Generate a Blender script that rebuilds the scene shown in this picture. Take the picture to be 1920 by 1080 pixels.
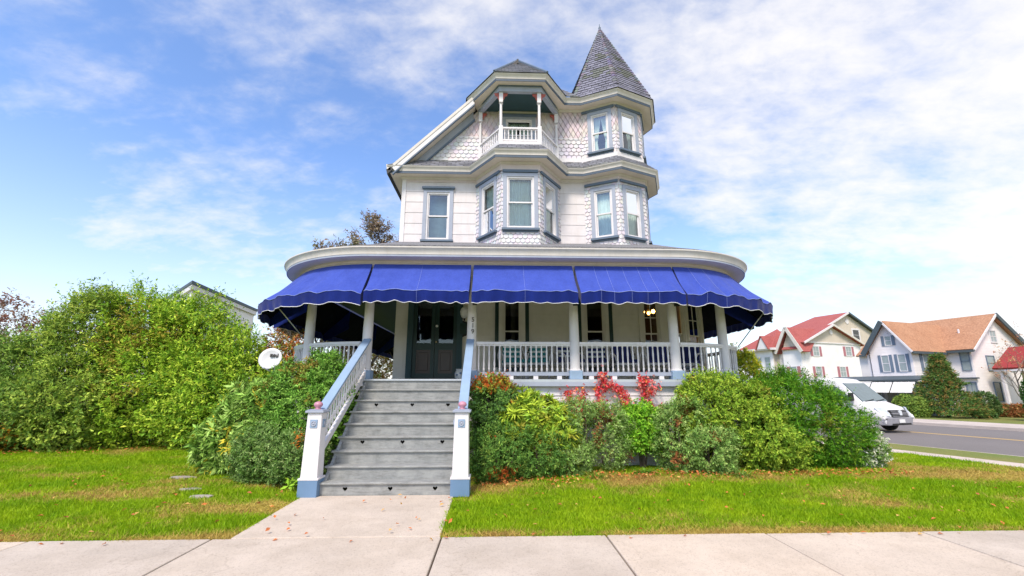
import bpy, bmesh, math, random
import numpy as np
from mathutils import Vector, Matrix
for o in list(bpy.data.objects): bpy.data.objects.remove(o)
R = math.radians
random.seed(7)
RNG = np.random.default_rng(11)
SC = bpy.context.scene
COL = SC.collection

# ------------------------------------------------------------------ camera
cd = bpy.data.cameras.new('camera'); cam = bpy.data.objects.new('camera', cd); COL.objects.link(cam)
cd.sensor_width = 36; cd.lens = 830 / 1920 * 36; cd.clip_start = .1; cd.clip_end = 2000
cam.location = (0, 0, 1.6); cam.rotation_euler = (R(90) + math.atan(187 / 830), 0, R(-2.0))
SC.camera = cam

# ------------------------------------------------------------------ sky, sun, exposure
SUN_EL, SUN_AZ = 52.0, 200.0          # azimuth clockwise from +Y (the viewing direction): behind, to the left
w = bpy.data.worlds.new('World'); SC.world = w; w.use_nodes = True
nt = w.node_tree; nt.nodes.clear()
def wn(t, **k):
    n = nt.nodes.new(t)
    for a, b in k.items(): setattr(n, a, b)
    return n
out = wn('ShaderNodeOutputWorld'); bg = wn('ShaderNodeBackground')
sky = wn('ShaderNodeTexSky', sky_type='NISHITA', sun_disc=False, sun_elevation=R(SUN_EL), sun_rotation=R(SUN_AZ), air_density=1.0, dust_density=.6, ozone_density=3.0)
hs = wn('ShaderNodeHueSaturation'); hs.inputs['Hue'].default_value = .506; hs.inputs['Saturation'].default_value = 1.15; hs.inputs['Value'].default_value = 1.0
nt.links.new(sky.outputs[0], hs.inputs['Color'])
tc = wn('ShaderNodeTexCoord'); sep = wn('ShaderNodeSeparateXYZ'); nt.links.new(tc.outputs['Generated'], sep.inputs[0])
def mth(op, a, b=None, clamp=False):
    n = wn('ShaderNodeMath', operation=op, use_clamp=clamp)
    for i, v in enumerate((a, b)):
        if v is None: continue
        if isinstance(v, (int, float)): n.inputs[i].default_value = v
        else: nt.links.new(v, n.inputs[i])
    return n.outputs[0]
zz = mth('ADD', mth('ABSOLUTE', sep.outputs[2]), .30)
cx = mth('DIVIDE', sep.outputs[0], zz); cy = mth('DIVIDE', sep.outputs[1], zz)
cmb = wn('ShaderNodeCombineXYZ'); nt.links.new(cx, cmb.inputs[0]); nt.links.new(cy, cmb.inputs[1])
def cloud(scale, detail, rough, dist, loc, sc=(1, 1, 1), rot=0):
    mp = wn('ShaderNodeMapping'); mp.inputs['Location'].default_value = loc; mp.inputs['Scale'].default_value = sc; mp.inputs['Rotation'].default_value = (0, 0, rot)
    nt.links.new(cmb.outputs[0], mp.inputs[0])
    n = wn('ShaderNodeTexNoise'); n.inputs['Scale'].default_value = scale; n.inputs['Detail'].default_value = detail
    n.inputs['Roughness'].default_value = rough; n.inputs['Distortion'].default_value = dist
    nt.links.new(mp.outputs[0], n.inputs[0]); return n.outputs[0]
n1 = cloud(.9, 6, .5, .15, (3.1, 1.7, 0), (1, 1.15, 1), .5)         # large banks
n2 = cloud(3.4, 8, .58, .25, (0.3, 4.2, 0), (1, 1.7, 1), .7)            # wisps
n3 = cloud(13, 6, .6, .2, (2.2, .2, 0), (1, 1.4, 1), .3)              # small flecks
bank = mth('ADD', mth('ADD', mth('MULTIPLY', n1, 1.15), mth('MULTIPLY', n2, .48)), mth('MULTIPLY', n3, .32))
bank = mth('ADD', bank, mth('MULTIPLY', sep.outputs[0], .20))           # more cloud towards the right, as in the view
mr = wn('ShaderNodeMapRange', interpolation_type='SMOOTHSTEP'); nt.links.new(bank, mr.inputs[0])
mr.inputs[1].default_value = .79; mr.inputs[2].default_value = 1.24; mr.inputs[3].default_value = .05; mr.inputs[4].default_value = .92
hz = mth('POWER', mth('SUBTRACT', 1.0, mth('ABSOLUTE', sep.outputs[2]), True), 4.6)
fac = mth('MAXIMUM', mr.outputs[0], mth('MULTIPLY', hz, .9))
mixc = wn('ShaderNodeMix', data_type='RGBA'); nt.links.new(fac, mixc.inputs[0]); nt.links.new(hs.outputs[0], mixc.inputs[6])
mixc.inputs[7].default_value = (3.7, 3.6, 3.55, 1)
nt.links.new(mixc.outputs[2], bg.inputs[0]); bg.inputs[1].default_value = .14
nt.links.new(bg.outputs[0], out.inputs[0])
sl = bpy.data.lights.new('sun', 'SUN'); sun = bpy.data.objects.new('sun', sl); COL.objects.link(sun)
sl.energy = 2.0; sl.angle = R(14); sl.color = (1, .88, .74)
az, el = R(SUN_AZ), R(SUN_EL)
to_sun = Vector((math.sin(az) * math.cos(el), math.cos(az) * math.cos(el), math.sin(el)))
sun.rotation_euler = to_sun.to_track_quat('Z', 'Y').to_euler(); sun.location = to_sun * 60
vs = SC.view_settings; vs.view_transform = 'Standard'; vs.look = 'None'; vs.gamma = 1; vs.use_curve_mapping = False; vs.exposure = 1.08

# ------------------------------------------------------------------ materials
def new_mat(name):
    m = bpy.data.materials.new(name); m.use_nodes = True
    t = m.node_tree; return m, t, t.nodes['Principled BSDF']
def L(t, a, b): t.links.new(a, b)
def nd(t, typ, **k):
    n = t.nodes.new(typ)
    for a, b in k.items(): setattr(n, a, b)
    return n
def coords(t): return nd(t, 'ShaderNodeNewGeometry').outputs['Position']
def noise(t, scale, detail=4, rough=.55, vec=None, sc=None):
    n = nd(t, 'ShaderNodeTexNoise'); n.inputs['Scale'].default_value = scale; n.inputs['Detail'].default_value = detail; n.inputs['Roughness'].default_value = rough
    v = vec or coords(t)
    if sc:
        mp = nd(t, 'ShaderNodeMapping'); mp.inputs['Scale'].default_value = sc; L(t, v, mp.inputs[0]); v = mp.outputs[0]
    L(t, v, n.inputs[0]); return n.outputs[0]
def ramp(t, f, stops):
    r = nd(t, 'ShaderNodeValToRGB'); e = r.color_ramp.elements
    while len(e) < len(stops): e.new(.5)
    for x, (p, c) in zip(e, stops): x.position = p; x.color = (*c, 1)
    L(t, f, r.inputs[0]); return r.outputs[0]
def mixcol(t, f, a, b, mode='MIX'):
    m = nd(t, 'ShaderNodeMix', data_type='RGBA', blend_type=mode)
    for i, v in ((0, f), (6, a), (7, b)):
        if isinstance(v, (int, float)): m.inputs[i].default_value = v
        elif isinstance(v, tuple): m.inputs[i].default_value = (*v, 1)
        else: L(t, v, m.inputs[i])
    return m.outputs[2]
def bump(t, p, h, strength=.3, dist=.01):
    b = nd(t, 'ShaderNodeBump'); b.inputs['Strength'].default_value = strength; b.inputs['Distance'].default_value = dist
    L(t, h, b.inputs['Height']); L(t, b.outputs[0], p.inputs['Normal'])
def sc(c, k): return tuple(min(1, x * k) for x in c)
def paint(name, c, rough=.55, var=.10, dirt=.12, grain=True):
    m, t, p = new_mat(name)
    a = ramp(t, noise(t, 2.3, 5, .6), [(.3, sc(c, 1 - var)), (.7, sc(c, 1 + var * .4))])
    d = ramp(t, noise(t, 9, 6, .65, sc=(1, 1, .16)), [(.48, (0, 0, 0)), (.8, (1, 1, 1))])
    dm = nd(t, 'ShaderNodeMath', operation='MULTIPLY'); L(t, d, dm.inputs[0]); dm.inputs[1].default_value = dirt * 2.2
    col = mixcol(t, dm.outputs[0], a, tuple(x * y for x, y in zip(c, (.72, .68, .60))))
    L(t, col, p.inputs['Base Color']); p.inputs['Roughness'].default_value = rough; p.inputs['Specular IOR Level'].default_value = .3
    if grain: bump(t, p, noise(t, 45, 3, .5, sc=(1, 1, 4)), .18, .006)
    return m
def plain(name, c, rough=.5, metal=0, spec=.5):
    m, t, p = new_mat(name)
    L(t, ramp(t, noise(t, 6, 4), [(.3, sc(c, .88)), (.7, sc(c, 1.06))]), p.inputs['Base Color'])
    p.inputs['Roughness'].default_value = rough; p.inputs['Metallic'].default_value = metal; p.inputs['Specular IOR Level'].default_value = spec
    return m
def emit(name, c, s):
    m, t, p = new_mat(name); p.inputs['Base Color'].default_value = (*c, 1); p.inputs['Emission Color'].default_value = (*c, 1); p.inputs['Emission Strength'].default_value = s
    return m
def glass(name, tint=(.8, .9, .9), refl=.18):
    m, t, p = new_mat(name); t.nodes.remove(p)
    o = t.nodes['Material Output']; g = nd(t, 'ShaderNodeBsdfGlossy'); g.inputs['Roughness'].default_value = .03; g.inputs['Color'].default_value = (.9, .95, 1, 1)
    tr = nd(t, 'ShaderNodeBsdfTransparent'); tr.inputs['Color'].default_value = (*tint, 1)
    f = nd(t, 'ShaderNodeFresnel'); f.inputs[0].default_value = 1.55
    a = nd(t, 'ShaderNodeMath', operation='ADD', use_clamp=True); L(t, f.outputs[0], a.inputs[0]); a.inputs[1].default_value = refl
    bp = nd(t, 'ShaderNodeBump'); bp.inputs['Strength'].default_value = .05; bp.inputs['Distance'].default_value = .02
    L(t, noise(t, 2.5, 2), bp.inputs['Height']); L(t, bp.outputs[0], g.inputs['Normal'])
    mx = nd(t, 'ShaderNodeMixShader'); L(t, a.outputs[0], mx.inputs[0]); L(t, tr.outputs[0], mx.inputs[1]); L(t, g.outputs[0], mx.inputs[2]); L(t, mx.outputs[0], o.inputs[0])
    return m
def attr_mat(name, rough=.6, trans=0.0, var=0.0, bumpy=0.0, spec=.3):
    """colour of each leaf / slate / shingle comes from the mesh attribute Col"""
    m, t, p = new_mat(name); a = nd(t, 'ShaderNodeAttribute', attribute_name='Col'); c = a.outputs['Color']
    if var: c = mixcol(t, 1.0, c, ramp(t, noise(t, 14, 4), [(.3, (1 - var,) * 3), (.7, (1 + var * .3,) * 3)]), 'MULTIPLY')
    L(t, c, p.inputs['Base Color']); p.inputs['Roughness'].default_value = rough; p.inputs['Specular IOR Level'].default_value = spec
    if bumpy: bump(t, p, noise(t, 60, 3), bumpy, .004)
    if trans:
        o = t.nodes['Material Output']; tb = nd(t, 'ShaderNodeBsdfTranslucent'); L(t, c, tb.inputs[0])
        mx = nd(t, 'ShaderNodeMixShader'); mx.inputs[0].default_value = trans; L(t, p.outputs[0], mx.inputs[1]); L(t, tb.outputs[0], mx.inputs[2]); L(t, mx.outputs[0], o.inputs[0])
    return m
M = {}
M['white'] = paint('white_paint', (.74, .72, .74), dirt=.13)
M['cream'] = paint('cream_trim_paint', (.66, .625, .58), dirt=.2)
M['soffit'] = paint('beige_soffit_paint', (.74, .665, .575), dirt=.1)
M['pink'] = paint('pale_pink_siding_paint', (.71, .67, .68), dirt=.16)
M['pinkwall'] = paint('blush_frieze_paint', (.66, .585, .60), dirt=.14)
M['slateblue'] = paint('slate_blue_trim_paint', (.13, .175, .24), dirt=.06)
M['bandblue'] = paint('dark_slate_band_paint', (.085, .115, .16), dirt=.06)
M['dishgrey'] = plain('grey_white_dish_enamel', (.60, .61, .63), .4)
M['bluegrey'] = paint('blue_grey_casing_paint', (.36, .40, .49), dirt=.1)
M['railblue'] = paint('light_blue_rail_paint', (.27, .38, .53), dirt=.1)
M['baseblue'] = paint('medium_blue_base_paint', (.15, .25, .40), dirt=.12)
M['floorblue'] = paint('grey_blue_porch_paint', (.46, .51, .56), dirt=.2)
M['step'] = paint('grey_step_paint', (.27, .285, .28), dirt=.38, rough=.5)
m, t, p = new_mat('worn_grey_step_paint')
c_ = ramp(t, noise(t, 5, 7, .7), [(.30, (.20, .21, .205)), (.5, (.28, .29, .285)), (.72, (.36, .37, .355))])
c_ = mixcol(t, .8, c_, ramp(t, noise(t, 30, 6, .7, sc=(.15, 1, 1)), [(.32, (.62, .60, .58)), (.5, (1, 1, 1)), (.72, (1.12, 1.12, 1.1))]), 'MULTIPLY')
L(t, c_, p.inputs['Base Color']); p.inputs['Roughness'].default_value = .55; bump(t, p, noise(t, 24, 5, .6, sc=(.1, 1, 1)), .3, .006); M['step'] = m
M['porchwall'] = paint('cream_porch_wall_paint', (.74, .70, .63), dirt=.08)
M['teal'] = paint('dark_teal_paint', (.035, .075, .085), dirt=.05)
M['green'] = paint('dark_green_door_paint', (.018, .045, .042), dirt=.05, rough=.35)
M['red'] = paint('red_bracket_paint', (.42, .11, .09))
M['finial'] = plain('pink_finial_paint', (.52, .24, .32), .4)
M['dark'] = plain('dark_interior', (.03, .028, .026), .9)
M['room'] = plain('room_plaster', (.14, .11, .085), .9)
M['curtain'] = plain('white_net_curtain', (.80, .84, .83), .9)
M['wood'] = plain('varnished_brown_wood', (.038, .018, .010), .35)
M['glass'] = glass('window_glass', (.82, .92, .88), .10)
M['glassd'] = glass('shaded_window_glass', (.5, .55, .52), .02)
M['brass'] = plain('brass', (.75, .66, .45), .25, .9)
M['black'] = plain('black_iron', (.012, .013, .014), .5)
M['steel'] = plain('galvanised_rod', (.55, .57, .58), .35, .6)
M['milk'] = plain('milk_glass', (.82, .82, .80), .25)
M['slates'] = attr_mat('roof_slates', .75, 0, .22, .5)
M['shingle'] = attr_mat('painted_shingles', .6, 0, .10, .15)
M['leaf'] = attr_mat('leaves', .6, .27, .0, 0, .12)
M['grass'] = attr_mat('grass_blades', .6, .35, 0, 0, .2)
M['bark'] = plain('bark', (.10, .075, .055), .9)
def fabric(name, c, c2):
    m, t, p = new_mat(name)
    a = ramp(t, noise(t, 3.0, 6, .65), [(.25, c2), (.75, c)])
    a = mixcol(t, .35, a, ramp(t, noise(t, 26, 5, .6, sc=(1, 1, .2)), [(.3, sc(c, .75)), (.75, sc(c, 1.25))]))
    L(t, a, p.inputs['Base Color']); p.inputs['Roughness'].default_value = .85; p.inputs['Specular IOR Level'].default_value = .15
    p.inputs['Sheen Weight'].default_value = .12
    bump(t, p, noise(t, 7, 7, .62, sc=(1, 1, .45)), .5, .035); return m
M['canvas'] = fabric('lit_faded_blue_canvas', (.048, .085, .42), (.026, .050, .29)); M['canvas_shade'] = fabric('shaded_blue_canvas', (.007, .022, .19), (.004, .012, .12))  # one cloth in two tones: lit canopy, valance darkened as painted shade
M['shback'] = paint('shadow_toned_shingle_backing', (.60, .54, .56)); M['seam'] = plain('pale_blue_seam', (.24, .30, .62), .8)  # backing toned down to draw gap shadows between the shingles
M['trimcord'] = plain('white_cord_trim', (.75, .75, .78), .7)
# ------------------------------------------------------------------ mesh helpers
LOC = {}                                             # base point of every Empty
class MB:
    def __init__(s): s.v = []; s.f = []; s.c = []
    def add(s, vs, fs, col=None):
        b = len(s.v); s.v += [tuple(map(float, p)) for p in vs]; s.f += [tuple(i + b for i in f) for f in fs]
        s.c += [col] * len(vs); return s
    def box(s, x0, x1, y0, y1, z0, z1, col=None):
        return s.add([(x0, y0, z0), (x1, y0, z0), (x1, y1, z0), (x0, y1, z0), (x0, y0, z1), (x1, y0, z1), (x1, y1, z1), (x0, y1, z1)],
                     [(0, 3, 2, 1), (4, 5, 6, 7), (0, 1, 5, 4), (1, 2, 6, 5), (2, 3, 7, 6), (3, 0, 4, 7)], col)
    def obox(s, o, a, b, c, col=None):               # corner + three edge vectors
        o, a, b, c = map(Vector, (o, a, b, c)); P = [o, o + a, o + a + b, o + b]; P += [p + c for p in P]
        return s.add(P, [(0, 3, 2, 1), (4, 5, 6, 7), (0, 1, 5, 4), (1, 2, 6, 5), (2, 3, 7, 6), (3, 0, 4, 7)], col)
    def beam(s, p, q, w, h, upv=(0, 0, 1), col=None):  # rectangular bar between two points, w across, h along up
        p, q = Vector(p), Vector(q); d = (q - p).normalized(); a = d.cross(Vector(upv)).normalized(); b = a.cross(d)
        return s.obox(p - a * w / 2 - b * h / 2, q - p, a * w, b * h, col)
    def prism(s, pts, vec, col=None):                # polygon (3-D points) pushed along vec
        n = len(pts); v = Vector(vec); P = [Vector(p) for p in pts]
        return s.add(P + [p + v for p in P], [tuple(range(n))[::-1], tuple(range(n, 2 * n))] + [(i, (i + 1) % n, n + (i + 1) % n, n + i) for i in range(n)], col)
    def tube(s, path, r, seg=6, cap=True, col=None):
        path = [Vector(p) for p in path]; n = len(path); rs = r if isinstance(r, (list, tuple)) else [r] * n; vs = []; fs = []
        a = None
        for i, p in enumerate(path):
            d = (path[min(i + 1, n - 1)] - path[max(i - 1, 0)]).normalized()
            if a is None: a = d.orthogonal().normalized()
            a = (a - d * a.dot(d)); a = a.normalized() if a.length > 1e-6 else d.orthogonal().normalized()
            b = d.cross(a)
            vs += [p + (a * math.cos(2 * math.pi * k / seg) + b * math.sin(2 * math.pi * k / seg)) * rs[i] for k in range(seg)]
        for i in range(n - 1):
            fs += [(i * seg + k, i * seg + (k + 1) % seg, (i + 1) * seg + (k + 1) % seg, (i + 1) * seg + k) for k in range(seg)]
        if cap: fs += [tuple(range(seg))[::-1], tuple(range((n - 1) * seg, n * seg))]
        return s.add(vs, fs, col)
    def lathe(s, prof, seg=14, at=(0, 0, 0), ax=None, col=None):   # prof = (radius, height)
        o = Vector(at); Z = Vector(ax or (0, 0, 1)).normalized(); X = Z.orthogonal().normalized(); Y = Z.cross(X); vs = []; fs = []
        for r, h in prof: vs += [o + Z * h + (X * math.cos(2 * math.pi * k / seg) + Y * math.sin(2 * math.pi * k / seg)) * max(r, 1e-4) for k in range(seg)]
        n = len(prof)
        for i in range(n - 1): fs += [(i * seg + k, i * seg + (k + 1) % seg, (i + 1) * seg + (k + 1) % seg, (i + 1) * seg + k) for k in range(seg)]
        fs += [tuple(range(seg))[::-1], tuple(range((n - 1) * seg, n * seg))]
        return s.add(vs, fs, col)
    def sweep(s, path, prof, closed_prof=True, ends=True, col=None):
        """plan path (x, y) travelled left to right, profile (offset outwards, z); mitred"""
        P = [Vector((p[0], p[1])) for p in path]; n = len(P); m = len(prof); vs = []
        N = [Vector(((P[i + 1] - P[i]).normalized().y, -(P[i + 1] - P[i]).normalized().x)) for i in range(n - 1)]
        for i in range(n):
            if i == 0: mt = N[0]
            elif i == n - 1: mt = N[-1]
            else:
                mt = (N[i - 1] + N[i]).normalized(); mt = mt / max(.35, mt.dot(N[i]))
            vs += [(P[i].x + mt.x * o, P[i].y + mt.y * o, z) for o, z in prof]
        fs = []; k = m if closed_prof else m - 1
        for i in range(n - 1):
            fs += [(i * m + j, (i + 1) * m + j, (i + 1) * m + (j + 1) % m, i * m + (j + 1) % m) for j in range(k)]
        if closed_prof and ends: fs += [tuple(range(m)), tuple(range((n - 1) * m, n * m))[::-1]]
        return s.add(vs, fs, col)
    def mesh(s, name, m, smooth=False):
        me = bpy.data.meshes.new(name); me.from_pydata(s.v, [], s.f); me.materials.append(m)
        if any(c is not None for c in s.c):
            at = me.attributes.new('Col', 'FLOAT_COLOR', 'POINT')
            at.data.foreach_set('color', [x for c in s.c for x in (*(c or (1, 1, 1)), 1)])
        bm = bmesh.new(); bm.from_mesh(me); bmesh.ops.recalc_face_normals(bm, faces=bm.faces); bm.to_mesh(me); bm.free()
        if smooth: me.polygons.foreach_set('use_smooth', [True] * len(me.polygons))
        me.update(); return me
    def build(s, name, m, parent=None, smooth=False, kind=None):
        return link(name, s.mesh(name, m, smooth), parent, kind=kind)
def link(name, me, parent=None, mw=None, kind=None):
    o = bpy.data.objects.new(name, me); COL.objects.link(o)
    if parent is not None:
        o.parent = parent
        if parent.name in LOC: o.matrix_parent_inverse = Matrix.Translation(LOC[parent.name]).inverted()
    if mw is not None: o.matrix_basis = mw
    if kind: o['kind'] = kind
    return o
def thing(name, label, cat, loc=(0, 0, 0), group=None):
    o = bpy.data.objects.new(name, None); COL.objects.link(o); o.location = loc; o.empty_display_size = .2
    LOC[o.name] = Vector(loc); return tag(o, label, cat, group)
def tag(o, label, cat, group=None):
    o['label'] = label; o['category'] = cat
    if group: o['group'] = group
    return o
def struct(o): o['kind'] = 'structure'; return o
def smooth_by_angle(o, deg=40):
    me = o.data; me.polygons.foreach_set('use_smooth', [True] * len(me.polygons))
    bm = bmesh.new(); bm.from_mesh(me)
    for e in bm.edges: e.smooth = len(e.link_faces) == 2 and e.calc_face_angle(3) < R(deg)
    bm.to_mesh(me); bm.free(); return o
def bevel(o, w=.008, seg=1):
    b = o.modifiers.new('bevel', 'BEVEL'); b.width = w; b.segments = seg; b.limit_method = 'ANGLE'; b.angle_limit = R(40); return o
# smooth value noise for colour patches and outlines (numpy, 2-D / 3-D)
_G = np.random.default_rng(5).random((64, 64, 64))
def vnoise(x, y, z=0.0):
    x, y, z = np.broadcast_arrays(*map(np.asarray, (x, y, z))); r = 0
    xi, yi, zi = np.floor(x).astype(int), np.floor(y).astype(int), np.floor(z).astype(int)
    fx, fy, fz = [(t - np.floor(t)) for t in (x, y, z)]; fx, fy, fz = [t * t * (3 - 2 * t) for t in (fx, fy, fz)]
    for a in (0, 1):
        for b in (0, 1):
            for c in (0, 1):
                r = r + _G[(xi + a) % 64, (yi + b) % 64, (zi + c) % 64] * np.where(a, fx, 1 - fx) * np.where(b, fy, 1 - fy) * np.where(c, fz, 1 - fz)
    return r
def clip_poly(poly, a, b):
    """keep the part of a 2-D polygon on the left of the line a -> b"""
    outp = []; d = (b[0] - a[0], b[1] - a[1])
    side = lambda p: d[0] * (p[1] - a[1]) - d[1] * (p[0] - a[0])
    for i, p in enumerate(poly):
        q = poly[(i + 1) % len(poly)]; sp, sq = side(p), side(q)
        if sp >= 0: outp.append(p)
        if (sp >= 0) != (sq >= 0):
            t = sp / (sp - sq); outp.append((p[0] + (q[0] - p[0]) * t, p[1] + (q[1] - p[1]) * t))
    return outp
def clip_to(poly, reg):
    for i in range(len(reg)):
        poly = clip_poly(poly, reg[i], reg[(i + 1) % len(reg)])
        if len(poly) < 3: return []
    return poly
def area2(p): return .5 * sum(p[i][0] * p[(i + 1) % len(p)][1] - p[(i + 1) % len(p)][0] * p[i][1] for i in range(len(p)))
def minus_rects(reg, rects):
    """convex region minus axis-aligned rectangles -> convex pieces"""
    out = [reg]
    for (a, b, c, d) in rects:
        nx = []
        for g in out:
            for q in ([(-99, -99), (a, -99), (a, 99), (-99, 99)], [(b, -99), (99, -99), (99, 99), (b, 99)], [(a, -99), (b, -99), (b, c), (a, c)], [(a, d), (b, d), (b, 99), (a, 99)]):
                k = clip_to(g, q)
                if len(k) >= 3 and area2(k) > 1e-4: nx.append(k)
        out = nx
    return out
def lay_shingles(mb, O, U, V, N, regions, w, e, shape, thick, colf, jit=.0):
    """overlapping shingles in the plane O + U*u + V*v, raised along N; V points up the surface"""
    O, U, V, N = map(Vector, (O, U, V, N))
    for reg in regions:
        if area2(reg) < 0: reg = reg[::-1]
        us = [p[0] for p in reg]; vs = [p[1] for p in reg]
        r0, r1 = math.floor(min(vs) / e) - 1, math.ceil(max(vs) / e) + 1
        for r in range(r0, r1):
            off = (r % 2) * w / 2; c0, c1 = math.floor((min(us) - off) / w) - 1, math.ceil((max(us) - off) / w) + 1
            for c in range(c0, c1):
                rr = random.Random(r * 7919 + c * 31)
                u0 = off + c * w; v0 = r * e; g = w * (.075 if shape == 'diamond' else .035)
                j = (rr.random() - .5) * jit
                if shape == 'scallop': o = [(u0 + w / 2 + (w / 2 - g) * math.cos(t), v0 + e * .42 + (e * .42) * math.sin(t)) for t in [math.pi + k * math.pi / 5 for k in range(6)]] + [(u0 + w - g, v0 + e * 1.15), (u0 + g, v0 + e * 1.15)]
                elif shape == 'diamond': o = [(u0 + w / 2, v0), (u0 + w - g, v0 + e), (u0 + w / 2, v0 + e * 2), (u0 + g, v0 + e)]
                else: o = [(u0 + g, v0 + j), (u0 + w - g, v0 + j * .4), (u0 + w - g, v0 + e * 1.12), (u0 + g, v0 + e * 1.12)]
                o = clip_to(o, reg)
                if len(o) < 3 or area2(o) < w * e * .02: continue
                top = e * (2.0 if shape == 'diamond' else 1.15); tk = thick * (.8 + .4 * rr.random()); n = len(o)
                hh = [.002 + tk * max(0, 1 - (p[1] - v0) / top) for p in o]
                up = [O + U * p[0] + V * p[1] + N * h for p, h in zip(o, hh)]; dn = [O + U * p[0] + V * p[1] for p in o]
                mb.add(up + dn, [tuple(range(n))] + [(i, n + i, n + (i + 1) % n, (i + 1) % n) for i in range(n)], colf(r, c, rr))
# ------------------------------------------------------------------ ground, lawn, pavements, road
DV = Vector((-.316, .949, 0)).normalized(); NV = Vector((DV.y, -DV.x, 0))       # side street: along / across
def gz(n): return -.01 * max(0.0, n - 11)
def SN(s, n, z): p = DV * s + NV * n; return (p.x, p.y, z)
def SG(s, n, h=0): return SN(s, n, gz(n) + h)
def concrete(name, c):
    m, t, p = new_mat(name)
    a = ramp(t, noise(t, 1.1, 6, .6), [(.3, sc(c, .86)), (.7, sc(c, 1.06))])
    sp = ramp(t, noise(t, 58, 5, .75), [(.34, (.62, .58, .54)), (.48, (1, 1, 1)), (.6, (1.0, .98, .95)), (.7, (.78, .72, .66))])
    a = mixcol(t, .8, a, sp, 'MULTIPLY')
    st = ramp(t, noise(t, 3.2, 7, .7), [(.56, (0, 0, 0)), (.75, (1, 1, 1))])
    dm = nd(t, 'ShaderNodeMath', operation='MULTIPLY'); L(t, st, dm.inputs[0]); dm.inputs[1].default_value = .35
    a = mixcol(t, dm.outputs[0], a, sc(c, .66))
    oi = nd(t, 'ShaderNodeObjectInfo'); a = mixcol(t, 1.0, a, ramp(t, oi.outputs['Random'], [(0, (.90, .90, .91)), (1, (1.03, 1.0, .97))]), 'MULTIPLY')
    big = ramp(t, noise(t, .9, 8, .75), [(.40, (.80, .78, .75)), (.56, (1, 1, 1))]); a = mixcol(t, .55, a, big, 'MULTIPLY')
    vo = nd(t, 'ShaderNodeTexVoronoi', feature='DISTANCE_TO_EDGE'); vo.inputs['Scale'].default_value = .42; wv = nd(t, 'ShaderNodeVectorMath', operation='ADD'); L(t, coords(t), wv.inputs[0]); wn_ = nd(t, 'ShaderNodeTexNoise'); wn_.inputs['Scale'].default_value = 2.5; wn_.inputs['Detail'].default_value = 5; L(t, coords(t), wn_.inputs[0]); L(t, wn_.outputs['Color'], wv.inputs[1]); L(t, wv.outputs[0], vo.inputs[0])
    cr = ramp(t, vo.outputs['Distance'], [(0, (.55, .52, .48)), (.006, (1, 1, 1))]); a = mixcol(t, .35, a, cr, 'MULTIPLY')
    L(t, a, p.inputs['Base Color']); p.inputs['Roughness'].default_value = .9
    bump(t, p, noise(t, 140, 3, .6), .35, .004); return m
M['concrete'] = concrete('speckled_concrete', (.62, .54, .455))
M['concrete2'] = concrete('pale_concrete', (.62, .55, .50))
m, t, p = new_mat('asphalt')
L(t, mixcol(t, .6, ramp(t, noise(t, .35, 5), [(.3, (.15, .135, .13)), (.7, (.20, .18, .175))]), ramp(t, noise(t, 90, 3), [(.35, (.10, .09, .09)), (.65, (.24, .22, .21))])), p.inputs['Base Color'])
p.inputs['Roughness'].default_value = .88; bump(t, p, noise(t, 120, 3), .3, .004); M['asphalt'] = m
m, t, p = new_mat('far_turf')
L(t, mixcol(t, .5, ramp(t, noise(t, .5, 5), [(.35, (.14, .20, .03)), (.62, (.27, .22, .06))]), ramp(t, noise(t, 40, 3), [(.3, (.07, .12, .02)), (.7, (.26, .30, .06))])), p.inputs['Base Color'])
p.inputs['Roughness'].default_value = .95; bump(t, p, noise(t, 60, 4), .8, .03); M['turf'] = m
M['yellow'] = paint('yellow_road_paint', (.62, .42, .16), .7, dirt=.3)
M['joint'] = plain('dark_joint_sand', (.10, .08, .06), .95)

# one sheet to the horizon
mb = MB(); ns = [-600, 11, 60, 900]; ss = [-700, -60, 0, 60, 900]
P = [[SN(s, n, gz(min(n, 60)) - .16) for s in ss] for n in ns]
mb.add([q for r in P for q in r], [(i * 5 + j, i * 5 + j + 1, i * 5 + j + 6, i * 5 + j + 5) for i in range(3) for j in range(4)])
struct(mb.build('ground', M['turf']))

def rise(x, y):
    """the lawn swells a little towards the house"""
    t_ = np.clip((np.asarray(y, float) - 6.2) / 2.6, 0, 1); t_ = t_ * t_ * (3 - 2 * t_); x = np.asarray(x, float)
    side = np.clip((np.abs(x + 1.7) - 1.25) / 1.2, 0, 1); return .09 * t_ * side * np.clip((12.5 - x) / 4, 0, 1)
def dryness(x, y):
    """0 lush .. 1 straw: a property of the turf itself"""
    x = np.asarray(x, float); y = np.asarray(y, float)
    a = vnoise(x * .9 + 3, y * 1.5 + 9) * .55 + vnoise(x * 3.1, y * 4.3 + 4) * .3 + vnoise(x * 11, y * 13) * .18
    a += np.clip(1 - np.abs(y - 5.42) / .22, 0, 1) * .35                                   # scorched pavement edge
    bed = np.where(x > 1.6, 8.25, 7.85)
    a += np.exp(-((y - bed + .12) / .34) ** 2) * .33 * (x > -.5)                           # worn along the shrub bed
    a += np.exp(-(((x + 3.4) / .7) ** 2 + ((y - 7.0) / .55) ** 2)) * .28
    a += np.exp(-(((x + 4.6) / 1.3) ** 2 + ((y - 8.0) / .4) ** 2)) * .22
    a += np.exp(-(((x - 8.2) / .8) ** 2 + ((y - 8.4) / .8) ** 2)) * .25
    return np.clip((a - .50) / .40, 0, 1)
def tuft(x, y, g):
    return np.clip((vnoise(x * 1.6 + 8, y * 2.4 + 2) * .5 + vnoise(x * 6, y * 9) * .5 - .22) * 1.5, 0, 1) * .75 + g.random(len(x)) * .3
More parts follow.
